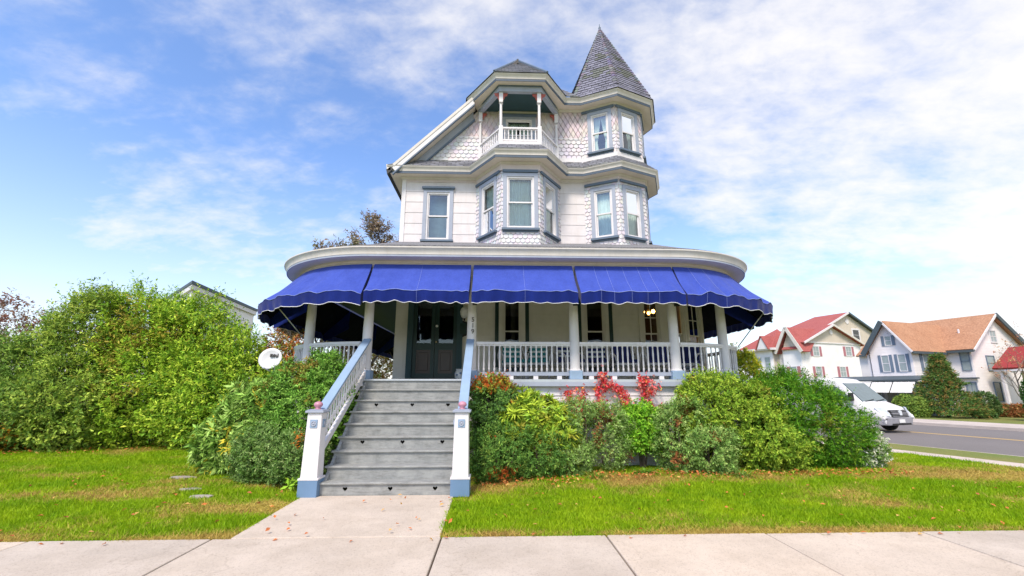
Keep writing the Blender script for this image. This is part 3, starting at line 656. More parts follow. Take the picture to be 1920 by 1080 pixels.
for p in full[1:5]:                                           # stepped hip slates
    p2 = TC.to_2d() + (p - TC.to_2d()) * .93; A_, B_ = Vector((*p2, 10.27)), TA; K = 26; d = (B_ - A_); tn = Vector((-(p - TC.to_2d()).y, (p - TC.to_2d()).x, 0)).normalized(); outn = Vector((*(p - TC.to_2d()).normalized(), 0))
    for k in range(K):
        c0 = A_ + d * (k / K); c1 = A_ + d * min(1, (k + 1.15) / K); w_ = .085 * (1 - .7 * k / K)
        mb.add([c0 + tn * w_ - outn * w_ * .35 + outn * .03, c0 + outn * .05, c0 - tn * w_ - outn * w_ * .35 + outn * .03, c1 + tn * w_ - outn * w_ * .35 + outn * .012, c1 + outn * .03, c1 - tn * w_ - outn * w_ * .35 + outn * .012], [(0, 1, 4, 3), (1, 2, 5, 4), (0, 3, 5, 2)], tuple(x * random.uniform(.8, 1.2) for x in (.19, .185, .22)))
mb.build('hip_slates', M['slates'], ts, kind='stuff')
MB().lathe([(.07, -.12), (.05, -.02), (.03, .02), (.045, .05), (.018, .1), (.012, .2), (0, .21)], 8, TA).build('finial', M['slateblue'], ts, smooth=True)
# ---- balcony
bf = [(-.56, 11.99), (.05, 10.93), (1.17, 10.93), (1.78, 11.99)]
mb = MB().prism([(x, y, 8.10) for x, y in bf], (0, 0, .06)); mb.build('balcony_floor', M['white'], HOUSE)
MB().sweep(bf, [(-.02, 8.06), (.035, 8.06), (.035, 8.165), (-.02, 8.165)]).build('balcony_fascia', M['white'], HOUSE)
MB().prism([(x, y, 9.80) for x, y in [(-.60, 11.99), (.08, 10.96), (1.14, 10.96), (1.80, 11.99)]], (0, 0, .04)).build('balcony_ceiling', M['teal'], HOUSE)
MB().sweep(bf, [(-.06, 9.70), (.06, 9.70), (.06, 9.90), (-.06, 9.90)]).build('balcony_beam', M['bluegrey'], HOUSE)
MB().sweep(bf, [(.062, 9.845), (.085, 9.845), (.085, 9.90), (.062, 9.90)]).build('beam_mould', M['slateblue'], HOUSE)
MB().box(.0, 1.2, 11.93, 11.985, 9.70, 9.79).build('ceiling_mould', M['cream'], HOUSE)
post_prof = [(.055, 0), (.055, .42), (.04, .44), (.046, .47), (.036, .5), (.040, .8), (.034, 1.18), (.05, 1.2), (.036, 1.23), (.055, 1.26), (.055, 1.54)]
for (x, y), half in zip(((-.53, 11.93), (.075, 10.98), (1.145, 10.98), (1.755, 11.93)), (1, 0, 0, 1)):
    mb = MB().box(x - .055, x + .055, y - .055, y + .055, 8.16, 8.66).lathe([(r, h) for r, h in post_prof[2:8]], 12, (x, y, 8.16)).box(x - .055, x + .055, y - .055, y + .055, 9.40, 9.70)
    po = mb.build('balcony_post', M['white'], HOUSE)
    mb = MB()
    for sx in ((-1, 1) if not half else ((1,) if x < 0 else (-1,))):
        mb.prism([(x + sx * .055, y - .02, 9.69), (x + sx * .19, y - .02, 9.69), (x + sx * .17, y - .02, 9.63), (x + sx * .11, y - .02, 9.60), (x + sx * .09, y - .02, 9.53), (x + sx * .055, y - .02, 9.48)], (0, .035, 0))
    mb.build('bracket', M['red'], po)
def turned(h, r=.019):
    return [(r, 0), (r, h * .12), (r * .6, h * .16), (r * .95, h * .24), (r * .7, h * .42), (r * .95, h * .62), (r * .6, h * .82), (r, h * .88), (r, h)]
def baluster_run(P, Q, z0, z1, n_, parent, me, skip=()):
    for k in range(n_):
        if k in skip: continue
        f = (k + .5) / n_; link('baluster', me, parent, Matrix.Translation((P[0] + (Q[0] - P[0]) * f, P[1] + (Q[1] - P[1]) * f, z0)))
me_b = MB().lathe(turned(.32, .022), 8).mesh('baluster', M['white'], True)
bp = [(-.53, 11.93), (.075, 10.98), (1.145, 10.98), (1.755, 11.93)]
for k in range(3):
    P_, Q_ = Vector((*bp[k], 0)), Vector((*bp[k + 1], 0)); d = (Q_ - P_).normalized(); P_ += d * .055; Q_ -= d * .055; mb = MB()
    mb.beam(P_ + Vector((0, 0, 8.60)), Q_ + Vector((0, 0, 8.60)), .085, .045); rl = mb.build('balcony_rail', M['white'], HOUSE)
    MB().beam(P_ + Vector((0, 0, 8.235)), Q_ + Vector((0, 0, 8.235)), .06, .045).build('lower_rail', M['white'], rl)
    baluster_run(P_, Q_, 8.257, 0, 9 if k == 1 else 10, rl, me_b)
# small white house number etc. are on the porch; satellite bits further down
# ------------------------------------------------------------------ porch
LC, RC = (-2.60, 11.6), (3.75, 11.52)                        # centres of the rounded corners
def porch_path(y, flare=0.0, n_=18, back=25.5, full=True):
    """plan line of the porch at front distance y, rounded corners, left to right"""
    P = []; rl, rr_ = LC[1] - y, RC[1] - y
    if full: P.append((LC[0] - rl - flare, back))
    P += [(LC[0] - (rl + flare * math.sin(a)) * math.sin(a), LC[1] - rl * math.cos(a)) for a in [math.pi / 2 * (1 - k / n_) for k in range(n_ + 1)]]
    P += [(RC[0] + (rr_ + flare * math.sin(a)) * math.sin(a), RC[1] - rr_ * math.cos(a)) for a in [math.pi / 2 * k / n_ for k in range(n_ + 1)]]
    if full: P.append((RC[0] + rr_ + flare, back))
    return P
pp = porch_path(9.30, .25)
mb = MB(); k = len(pp); mb.prism([(x, y, FL - .05) for x, y in pp] , (0, 0, .05)); fl = mb.build('porch_floor', M['floorblue'], HOUSE)
MB().sweep(porch_path(9.32, .25), [(0, FL - .14), (.02, FL - .14), (.02, FL - .05), (0, FL - .05)]).build('rim_board', M['bluegrey'], HOUSE)
sk = MB().sweep(porch_path(9.42, .25), [(-.04, 0), (.0, 0), (.0, FL - .14), (-.04, FL - .14)]).build('porch_skirt', M['white'], HOUSE)
z = FL - .145
while z > .05:
    z2 = max(z - .185, 0); MB().sweep(porch_path(9.42, .25), [(.001, z2 + .004), (.026, z2 + .004), (.008, z), (.001, z)]).build('skirt_board', M['white'], sk); z = z2
# porch roof
outer = porch_path(8.86, 0, 18); q0 = MB(); inner = [(min(max(x, WL), 4.5), min(max(y, YF), 25)) for x, y in outer]
zi = lambda x, y, a: 4.49 + min(1.16, .36 * math.hypot(x - a[0], y - a[1]))
vs_ = []; fs_ = []
for a, b_ in zip(outer, inner):
    for f in (0, .33, .66, 1): x, y = a[0] + (b_[0] - a[0]) * f, a[1] + (b_[1] - a[1]) * f; vs_.append((x, y, 4.468 + (5.62 - 4.468) * f))
for i in range(len(outer) - 1):
    for j in range(3): fs_.append((i * 4 + j, (i + 1) * 4 + j, (i + 1) * 4 + j + 1, i * 4 + j + 1))
q0.add(vs_, fs_)
m, t, p = new_mat('grey_asphalt_shingles'); L(t, mixcol(t, .7, ramp(t, noise(t, 1.2, 4), [(.3, (.13, .13, .14)), (.7, (.22, .215, .22))]), ramp(t, noise(t, 30, 4), [(.35, (.07, .07, .08)), (.65, (.3, .3, .31))])), p.inputs['Base Color']); p.inputs['Roughness'].default_value = .9; bump(t, p, noise(t, 30, 4), .6, .02); M['asphroof'] = m
pr = q0.build('porch_roof', M['asphroof'], HOUSE)
for r_ in range(1, 6):                                         # raised shingle courses, stepping up the roof
    f0, f1 = r_ * .035, r_ * .035 + .05; mb = MB()
    for i in range(len(outer) - 1):
        P4 = []
        for (a, b_) in ((outer[i], inner[i]), (outer[i + 1], inner[i + 1])):
            for f, h in ((f0, .002), (f0, .016), (f1, .004)): P4.append((a[0] + (b_[0] - a[0]) * f, a[1] + (b_[1] - a[1]) * f, 4.468 + 1.152 * f + h))
        mb.add(P4, [(0, 3, 4, 1), (1, 4, 5, 2)])
    mb.build('shingle_course', M['asphroof'], pr)
PW = porch_path(9.22)
def psweep(prof, name, mat, y=9.22, n_=22): return smooth_by_angle(MB().sweep(porch_path(y, 0, n_), prof).build(name, M[mat], HOUSE), 25)
psweep([(.30, 4.31), (.325, 4.31), (.33, 4.36), (.36, 4.42), (.385, 4.44), (.385, 4.465), (.30, 4.465)], 'porch_cornice', 'cream')
psweep([(.30, 4.268), (.318, 4.268), (.318, 4.309), (.30, 4.309)], 'porch_cornice_band', 'bluegrey')
psweep([(-.05, 4.255), (.30, 4.272), (.30, 4.32), (-.05, 4.32)], 'porch_soffit', 'soffit')
smooth_by_angle(MB().sweep(porch_path(9.22, 0, 22, full=False), [(-.07, 3.95), (.0, 3.95), (.0, 4.256), (-.07, 4.256)]).build('porch_frieze', M['pinkwall'], HOUSE), 25)
q0 = MB(); ce = porch_path(9.20); q0.add([(x, y, 4.20) for x, y in ce] + [(x, y, 4.20) for x, y in [(min(max(x, WL), 6.0), min(max(y, YF + .1), 25.5)) for x, y in ce]], [(i, i + 1, len(ce) + i + 1, len(ce) + i) for i in range(1, len(ce) - 1)])
q0.build('porch_ceiling', M['porchwall'], HOUSE)
MB().add([(ce[0][0], 25.5, 4.2), (WL, 25.5, 4.2), (WL, ce[1][1], 4.2), (ce[1][0], ce[1][1], 4.2)], [(0, 1, 2, 3)]).build('shaded_side_porch_ceiling', M['teal'], HOUSE)  # dark colour stands in for the deep shade along the side porch
# columns
def arc_pt(c, r, deg): return (c[0] + r * math.sin(R(deg)), c[1] - r * math.cos(R(deg)))
yc = 9.48; rl, rr_ = LC[1] - yc, RC[1] - yc
def fl_pt(c, r, deg): return (c[0] + (r + .25 * abs(math.sin(R(deg)))) * math.sin(R(deg)), c[1] - r * math.cos(R(deg)))
cols = [(*fl_pt(LC, rl, -44), 'a'), (-2.73, yc, 'b'), (-.53, yc, 'c'), (1.67, yc, 'd'), (3.845, yc, 'e'), (*fl_pt(RC, rr_, 40), 'f'), (RC[0] + rr_ + .25, 14.0, 'g')]
cprof = [(.125, .18), (.125, .2), (.108, .22), (.105, .3), (.106, .7), (.10, 1.3), (.088, 2.1), (.085, 2.2), (.105, 2.22), (.105, 2.27)]
colobj = {}
for x, y, k in cols:
    o = MB().lathe(cprof, 18, (x, y, FL)).build('porch_column', M['white'], HOUSE); smooth_by_angle(o, 30); colobj[k] = o
    bevel(MB().box(x - .135, x + .135, y - .135, y + .135, FL, FL + .18).build('plinth', M['railblue'], o), .01)
    MB().box(x - .12, x + .12, y - .12, y + .12, FL + 2.27, FL + 2.42).build('capital', M['white'], o)
# door number on the column right of the stairs
M['number'] = plain('dark_bronze_number', (.06, .05, .04), .4, .5)
for ch, z in (('5', 2.97), ('1', 2.845), ('9', 2.72)):
    cu = bpy.data.curves.new('digit', 'FONT'); cu.body = ch; cu.size = .14; cu.extrude = .006; cu.align_x = 'CENTER'; cu.materials.append(M['number'])
    tmp = bpy.data.objects.new('tmp', cu); COL.objects.link(tmp); dg = bpy.context.evaluated_depsgraph_get(); me = bpy.data.meshes.new_from_object(tmp.evaluated_get(dg)); bpy.data.objects.remove(tmp)
    link('house_number_digit', me, colobj['c'], Matrix.Translation((-.505, yc - .109, z)) @ Matrix.Rotation(R(90), 4, 'X'))
# railings
yr = 9.47
bal = MB().lathe(turned(.62, .022), 8).mesh('baluster', M['white'], True)
RT, RBt = 2.545, 1.92
def rail_between(P, n_, name='porch_railing'):
    """P: plan points"""
    pts = [Vector((x, y, 0)) for x, y in P]
    def bar(z, w_, h_): 
        return MB().sweep([(p.x, p.y) for p in pts], [(-w_ / 2, z - h_ / 2), (w_ / 2, z - h_ / 2), (w_ / 2, z + h_ / 2), (-w_ / 2, z + h_ / 2)])
    o = bar(RT - .02, .085, .055).build(name, M['white'], HOUSE); bar(RT - .062, .05, .03).build('sub_rail', M['white'], o); bar(1.885, .075, .075).build('bottom_rail', M['bluegrey'], o)
    seg = [(pts[i + 1] - pts[i]).length for i in range(len(pts) - 1)]; tot = sum(seg)
    for k in range(n_):
        d = (k + .5) / n_ * tot; i = 0
        while i < len(seg) - 1 and d > seg[i]: d -= seg[i]; i += 1
        q = pts[i] + (pts[i + 1] - pts[i]) * (d / seg[i]); link('baluster', bal, o, Matrix.Translation((q.x, q.y, 1.92)) @ Matrix.Rotation(random.uniform(0, 1), 4, 'Z'))
    for f in (.12, .37, .63, .88):
        d = f * tot; i = 0
        while i < len(seg) - 1 and d > seg[i]: d -= seg[i]; i += 1
        q = pts[i] + (pts[i + 1] - pts[i]) * (d / seg[i]); MB().box(q.x - .05, q.x + .05, q.y - .03, q.y + .03, FL, 1.848).build('rail_block', M['white'], o)
rail_between([(-.43, yr), (1.57, yr)], 18); rail_between([(1.77, yr), (3.74, yr)], 18)
rr2 = RC[1] - yr; rail_between([(3.95, yr)] + [fl_pt(RC, rr2, a) for a in range(8, 89, 5)] + [(RC[0] + rr2 + .25, 25)], 110)
rl2 = LC[1] - yr; rail_between([(LC[0] - rl2 - .25, 12.6)] + [fl_pt(LC, rl2, -a) for a in range(88, 6, -5)] + [(-2.86, yr)], 40)
# ------------------------------------------------------------------ stairs
SX0, SX1 = -2.66, -.66
ST = link('staircase', None, HOUSE)
for x_ in (SX0, SX1 - .05): MB().prism([(x_, 7.325, 0), (x_, 9.25, 0), (x_, 9.25, FL - .06), (x_, 7.325, .12)], (.05, 0, 0)).build('stringer', M['step'], ST)
def heart(cx_, cz_, s_):
    pts = []
    for k in range(22):
        t_ = 2 * math.pi * k / 22; pts.append((cx_ + s_ * .0625 * 16 * math.sin(t_) ** 3, cz_ + s_ * .0625 * (13 * math.cos(t_) - 5 * math.cos(2 * t_) - 2 * math.cos(3 * t_) - math.cos(4 * t_)) + s_ * .1))
    return pts
RIS = FL / 9
for i in range(9):
    y = 7.30 + .25 * i - (.035 if i == 8 else 0); z0 = RIS * i; z1 = RIS * (i + 1) - .032
    hearts = [heart(SX0 + .02 + (SX1 - SX0) * f, z0 + RIS * .50, .036) for f in (.18, .52, .86)] if i in (0, 3, 6) else []
    cu = bpy.data.curves.new('riser', 'CURVE'); cu.dimensions = '2D'; cu.fill_mode = 'BOTH'; cu.extrude = .011; cu.materials.append(M['step'])
    for pts in [[(SX0, z0 + .001), (SX1, z0 + .001), (SX1, z1), (SX0, z1)]] + hearts:
        sp_ = cu.splines.new('POLY'); sp_.points.add(len(pts) - 1); sp_.use_cyclic_u = True
        for q, (a, b_) in zip(sp_.points, pts): q.co = (a, b_, 0, 1)
    tmp = bpy.data.objects.new('tmp', cu); COL.objects.link(tmp); dg = bpy.context.evaluated_depsgraph_get(); me = bpy.data.meshes.new_from_object(tmp.evaluated_get(dg)); bpy.data.objects.remove(tmp)
    link('riser', me, ST, Matrix.Translation((0, y + .012, 0)) @ Matrix.Rotation(R(90), 4, 'X'))
    zt = RIS * (i + 1)
    if i < 8: bevel(MB().box(SX0 - .035, SX1 + .035, y - .03, y + .262, zt - .032, zt).build('tread', M['step'], ST), .008, 2)
    else: bevel(MB().box(SX0 - .02, SX1 + .02, y - .03, y + .07, zt - .034, zt + .003).build('nosing', M['floorblue'], ST), .006, 2)
MB().box(SX0, SX1, 9.1, 9.12, 0, FL - .3).build('stair_back', M['dark'], ST)
# newels
def newel(x, y):
    o = MB().add([(x - .125, y - .125, .27), (x + .125, y - .125, .27), (x + .125, y + .125, .27), (x - .125, y + .125, .27), (x - .108, y - .108, 1.22), (x + .108, y - .108, 1.22), (x + .108, y + .108, 1.22), (x - .108, y + .108, 1.22)],
                 [(0, 3, 2, 1), (4, 5, 6, 7), (0, 1, 5, 4), (1, 2, 6, 5), (2, 3, 7, 6), (3, 0, 4, 7)]).build('newel_post', M['white'], HOUSE); bevel(o, .008, 2)
    bevel(MB().box(x - .145, x + .145, y - .145, y + .145, 0, .25).build('newel_base', M['baseblue'], o), .01, 2); MB().box(x - .15, x + .15, y - .15, y + .15, .25, .275).build('base_cap', M['white'], o)
    bevel(MB().box(x - .14, x + .14, y - .14, y + .14, 1.22, 1.255).box(x - .12, x + .12, y - .12, y + .12, 1.255, 1.268).build('newel_cap', M['bluegrey'], o), .006)
    MB().lathe([(.05, 0), (.052, .012), (.03, .02), (.062, .05), (.07, .075), (.055, .105), (.02, .12), (0, .122)], 14, (x, y, 1.268)).build('finial', M['finial'], o, smooth=True)
    for nx, ny in ((0, -1), (1 if x < -1.5 else -1, 0)):
        c = Vector((x + nx * .114, y + ny * .114, 1.06)); t_ = Vector((-ny, nx, 0)); nn = Vector((nx, ny, 0)); mb = MB()
        mb.obox(c - t_ * .055 - Vector((0, 0, .06)) - nn * .01, t_ * .11, nn * .018, (0, 0, .12)); r_ = mb.build('rosette', M['railblue'], o)
        MB().lathe([(.042, 0), (.042, .008), (.032, .012), (.03, .004), (.016, .004), (.014, .012), (0, .014)], 14, c + nn * .008, nn).build('rosette_ring', M['bluegrey'], r_, smooth=True)
    return o
NX0, NX1, NY = -2.80, -.535, 7.32
newel(NX0, NY); newel(NX1, NY)
bs = MB().lathe(turned(.44, .018), 7).mesh('baluster', M['white'], True)
for x, xp in ((NX0 + .02, -2.70), (NX1, -.55)):
    A_, B_ = Vector((x, NY + .1, 1.22)), Vector((xp, 9.40, 2.56))
    o = MB().beam(A_ + Vector((0, 0, .03)), B_ + Vector((0, 0, .03)), .16, .045).build('stair_rail', M['railblue'], HOUSE); bevel(o, .01, 2)
    MB().beam(A_ - Vector((0, 0, .02)), B_ - Vector((0, 0, .02)), .06, .05).build('sub_rail', M['white'], o)
    lo = Vector((0, 0, .66)); lo2 = Vector((0, 0, .60))
    MB().beam(A_ - lo, B_ - lo, .05, .10).build('stringer_rail', M['white'], o)
    n_ = 19
    for k in range(n_):
        q = A_ + (B_ - A_) * ((k + .6) / n_); link('baluster', bs, o, Matrix.Translation((q.x, q.y, q.z - .54)) @ Matrix.Scale(1.1, 4, (0, 0, 1)))
        if k < n_ - 1:                                         # little spindle knobs between the balusters
            q2 = A_ + (B_ - A_) * ((k + 1.1) / n_); 
            if k == 0 or 'knobm' not in globals(): knobm = MB().lathe([(.0, 0), (.02, .015), (.022, .03), (.01, .045), (.02, .065), (.0, .09)], 6).mesh('spindle_knob', M['white'], True)
            link('spindle_knob', knobm, o, Matrix.Translation((q2.x, q2.y, q2.z - .19))); link('spindle_knob', knobm, o, Matrix.Translation((q2.x, q2.y, q2.z - .44)))
# ------------------------------------------------------------------ awnings
def awning(name, top, bot, label, seams, grp='royal blue canvas porch awnings', rod=None, wr=0.0, seed=0, hook=None):
    """top / bot: functions t -> (x, y, z) along the fixed edge and the front bar"""
    rr = random.Random(seed); K = 72; J = 14; t0 = bot(0); T = thing(name, label, 'awning', (t0[0], t0[1], 3.2), grp)
    pts = []; P = [Vector(bot(k / K)) for k in range(K + 1)]; Q = [Vector(top(k / K)) for k in range(K + 1)]
    arc = [0.0]
    for k in range(K): arc.append(arc[-1] + (P[k + 1] - P[k]).length)
    def surf(k, v):
        n_ = (P[k] - Q[k]); s_ = Q[k] + n_ * v; sag = -.035 * math.sin(math.pi * v) ** 1.2 * (1 + .3 * math.sin(k * .31 + seed))
        fold = wr * v * (math.sin(arc[k] * 9.0 + seed + v * 1.5) * .6 + math.sin(arc[k] * 21 + 2.1 * seed) * .25) + .006 * math.sin(arc[k] * 13 + v * 5 + seed) * v
        edge = min(k, K - k) / K; fold += .016 * v * math.exp(-edge * 7) * math.sin(edge * 60 + v * 6 + seed); pull = -.05 * math.exp(-edge * 30) * v
        outw = Vector((n_.x, n_.y, 0)).normalized() if Vector((n_.x, n_.y, 0)).length > 1e-4 else Vector((0, -1, 0))
        return s_ + Vector((0, 0, sag + fold + pull)) + outw * (fold * .4)
    vs = []; fs = []
    for j in range(J + 1): vs += [surf(k, j / J) for k in range(K + 1)]
    W_ = K + 1
    for j in range(J): fs += [(j * W_ + k, j * W_ + k + 1, (j + 1) * W_ + k + 1, (j + 1) * W_ + k) for k in range(K)]
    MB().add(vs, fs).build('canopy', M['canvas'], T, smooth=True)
    MB().add([v - Vector((0, 0, .012)) for v in vs], fs).build('underside_shade', M['underside_shade'], T, smooth=True)  # added sheet, its black painting the shade under the canopy
    # valance with scalloped hem
    def hem(k, f):
        e = surf(k, 1.0); n_ = P[k] - Q[k]; outw = Vector((n_.x, n_.y, 0)).normalized()
        drop = .215 + .022 * abs(math.sin(arc[k] * math.pi / .30)) - .022 * 0; ripple = .018 * math.sin(arc[k] * math.pi / .30 * 2 + 1.1) + .012 * math.sin(arc[k] * 5 + seed)
        return e + Vector((0, 0, -drop * f)) + outw * (-.03 * f + ripple * f)
    KK = 4; vs = []; fs = []
    for j in range(KK + 1): vs += [hem(k, j / KK) for k in range(K + 1)]
    for j in range(KK): fs += [(j * W_ + k, (j + 1) * W_ + k, (j + 1) * W_ + k + 1, j * W_ + k + 1) for k in range(K)]
    va = MB().add(vs, fs).build('valance', M['canvas_shade'], T, smooth=True)
    MB().tube([hem(k, 1.0) for k in range(K + 1)], .007, 5).build('hem_cord', M['trimcord'], va, smooth=True)
    MB().tube([surf(k, 1.0) + Vector((0, 0, .004)) for k in range(K + 1)], .006, 5).build('front_piping', M['seam'], T, smooth=True)
    for s_ in seams:
        k = round(s_ * K); mb = MB(); L_ = [surf(k, j / J) + Vector((0, -.003, .006)) for j in range(J + 1)] + [hem(k, f) + Vector((0, -.006, 0)) for f in (.25, .5, .75, 1)]
        mb.tube(L_, .0022, 4).build('seam', M['seam'], T)
    for e in (0, K):                                           # end gussets closing the sides
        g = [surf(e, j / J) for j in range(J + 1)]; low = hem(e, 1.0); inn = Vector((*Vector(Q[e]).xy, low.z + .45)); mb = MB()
        mb.add(g + [low, inn], [tuple(range(J + 3))]); mb.build('end_gusset', M['canvas_shade'], T)
    if rod:
        for (a, b_) in rod: MB().tube([a, b_], .012, 6).build('support_rod', M['steel'], T, smooth=True)
    if hook: MB().tube([hook, hook + Vector((.02, -.18, .03)), hook + Vector((.06, -.42, .12))], .018, 6).box(hook.x - .05, hook.x + .04, hook.y - .06, hook.y + .02, hook.z - .09, hook.z + .06).build('arm_bracket', M['black'], T)
    return T
M['underside_shade'] = plain('black_awning_underside_shade', (.008, .009, .016), .95, 0, .05)  # near-black colour for the unlit underside of the canvas
YT, ZT, YB, ZB = 9.17, 4.165, 8.55, 3.47
bx_ = [-2.63, -.525, 1.64, 3.80]; g = .028
lab = ['royal blue canvas awning above the front steps and door', 'royal blue canvas awning with one centre seam, right of the numbered column', 'royal blue canvas awning with five pale seams, second right of the steps']
for i in range(3):
    x0, x1 = bx_[i] + g, bx_[i + 1] - g
    awning('awning', lambda t_, a=x0, b_=x1: (a + (b_ - a) * t_, YT, ZT), lambda t_, a=x0, b_=x1, k=i: (a + (b_ - a) * t_, YB - (.02 if k else 0), ZB + .006 * math.sin(t_ * 6 + k)), lab[i], [[.5], [.5], [.2, .32, .48, .64, .75]][i], seed=i + 1, wr=.013, hook=Vector((x0 + .09 if i == 0 else x0 + .03, 9.36, 3.42)))
def arc_awn(c, sgn, a0, a1):
    rt = c[1] - YT; rb = c[1] - YB
    def top(t_): a = a0 + (a1 - a0) * t_; return (*arc_pt(c, rt, a), ZT)
    def bot(t_):
        a = a0 + (a1 - a0) * t_; r = rb + .22 * math.sin(R(abs(a))) ** 2; seg = 18.0; ph = (abs(a) % seg) / seg; r -= .035 * math.sin(math.pi * ph)
        return (*arc_pt(c, r, a), ZB - .06 * math.sin(R(abs(a))))
    return top, bot
tp, bt = arc_awn(LC, -1, -89, -1.2); e1 = arc_pt(LC, 2.35, -62); e2 = arc_pt(LC, 3.1, -52)
awning('awning', tp, bt, 'rounded royal blue awning at the left corner of the porch', [], seed=5, wr=.03, rod=[((-4.35, 10.35, 2.62), (-4.75, 9.5, 3.36))])
tp, bt = arc_awn(RC, 1, 1.4, 89)
awning('awning', tp, bt, 'rounded royal blue awning at the right corner of the porch', [.1, .2], seed=8, wr=.045, rod=[((5.75, 10.4, 2.55), (6.15, 9.75, 3.36)), ((5.3, 10.0, 3.9), (6.15, 9.75, 3.36))], hook=Vector((3.92, 9.36, 3.42)))
# along both sides, running back
xl = LC[0] - (LC[1] - YB) - .22; xlt = LC[0] - (LC[1] - YT)
for kq, lq in enumerate(('nearest of the royal blue awnings along the left side of the porch, seen from underneath', 'second of the royal blue awnings along the left side of the porch, seen from underneath', 'third royal blue awning along the left side of the porch, seen from underneath', 'rearmost royal blue awning along the left side of the porch')):
    yq = 15.15 + 3.45 * kq; awning('awning', lambda t_: (xlt, yq - 3.4 * t_, ZT), lambda t_: (xl, yq - 3.4 * t_, ZB - .06), lq, [.3, .6], seed=11 + kq, wr=.008)
xr = RC[0] + (RC[1] - YB) + .22; xrt = RC[0] + (RC[1] - YT)
for kq, lq in enumerate(('nearest royal blue awning along the right side of the porch, seen from underneath', 'second royal blue awning along the right side of the porch, seen from underneath', 'rearmost royal blue awning along the right side of the porch, seen from underneath')):
    yq = 11.62 + 3.85 * kq; awning('awning', lambda t_: (xrt, yq + 3.8 * t_, ZT), lambda t_: (xr, yq + 3.8 * t_, ZB - .06), lq, [.3, .6], seed=22 + kq, wr=.008)
# ------------------------------------------------------------------ things on the porch
lm = thing('wall_lantern', 'white globe wall lantern beside the dark front door', 'lamp', (-.87, 11.97, 3.45))
MB().lathe([(0, 0), (.07, 0), (.065, .02), (.02, .03), (.018, .1), (0, .1)], 12, (-.87, 11.975, 3.50), (0, -1, 0)).build('wall_plate', M['brass'], lm, smooth=True)
MB().lathe([(.03, -.16), (.075, -.13), (.11, -.06), (.12, .02), (.10, .09), (.06, .14), (.03, .15)], 16, (-.87, 11.84, 3.58)).build('globe', M['milk'], lm, smooth=True)
MB().lathe([(.0, -.24), (.015, -.22), (.03, -.16), (.0, -.158)], 10, (-.87, 11.84, 3.58)).build('drop', M['black'], lm, smooth=True)
pk = thing('wall_plaque', 'black scalloped plaque on the wall right of the front door', 'plaque', (-.90, 11.97, 3.15)); z = 3.16
sh = [(-.12, -.16), (-.08, -.20), (-.03, -.20), (0, -.245), (.03, -.20), (.08, -.20), (.12, -.16), (.12, .15), (.09, .19), (.05, .185), (0, .215), (-.05, .185), (-.09, .19), (-.12, .15)]
bevel(MB().prism([(-.905 + x, 11.975, z + y) for x, y in sh], (0, -.03, 0)).build('plate', M['black'], pk), .008); bevel(MB().prism([(-.905 + x * .78, 11.944, z + y * .78) for x, y in sh], (0, -.008, 0)).build('raised_field', M['green'], pk), .004)
pt = thing('planter', 'small blue and white pot on the porch floor beside the front door', 'pot', (-.93, 11.6, FL))
MB().lathe([(.06, 0), (.085, .01), (.13, .09), (.14, .16), (.115, .24), (.095, .27), (.11, .30), (.10, .30), (.085, .26)], 16, (-.93, 11.6, FL)).build('pot', M['milk'], pt, smooth=True)
mb = MB()
for k in range(9):
    a = k * 2 * math.pi / 9; mb.lathe([(0, 0), (.03, 0), (.028, .006), (0, .008)], 8, (-.93 + .136 * math.cos(a), 11.6 + .136 * math.sin(a), FL + .15 + (k % 2) * .04), (math.cos(a), math.sin(a), .1))
mb.build('pattern', M['baseblue'], pt)
# lit pendant lamp in the room behind the window
pl_ = thing('chandelier', 'lit amber chandelier glowing behind the porch window nearest the corner', 'lamp', (4.52, 12.9, 3.5))
M['bulb'] = emit('amber_bulb', (1.0, .46, .10), 16)
MB().tube([(4.52, 12.9, 4.9), (4.52, 12.9, 3.86)], .008, 6).lathe([(0, 0), (.05, .02), (.03, .08), (0, .1)], 10, (4.52, 12.9, 3.82)).build('stem', M['brass'], pl_)
for k in range(3):
    a = R(-90 + 120 * k + 35); x, y = 4.52 + .17 * math.cos(a), 12.9 + .17 * math.sin(a)
    MB().tube([(4.52, 12.9, 3.86), ((4.52 + x) / 2, (12.9 + y) / 2, 3.80), (x, y, 3.86)], .008, 5).build('arm', M['brass'], pl_, smooth=True)
    MB().lathe([(.02, 0), (.05, -.04), (.055, -.08), (.03, -.11), (0, -.115)], 10, (x, y, 3.86)).build('bulb', M['bulb'], pl_, smooth=True)
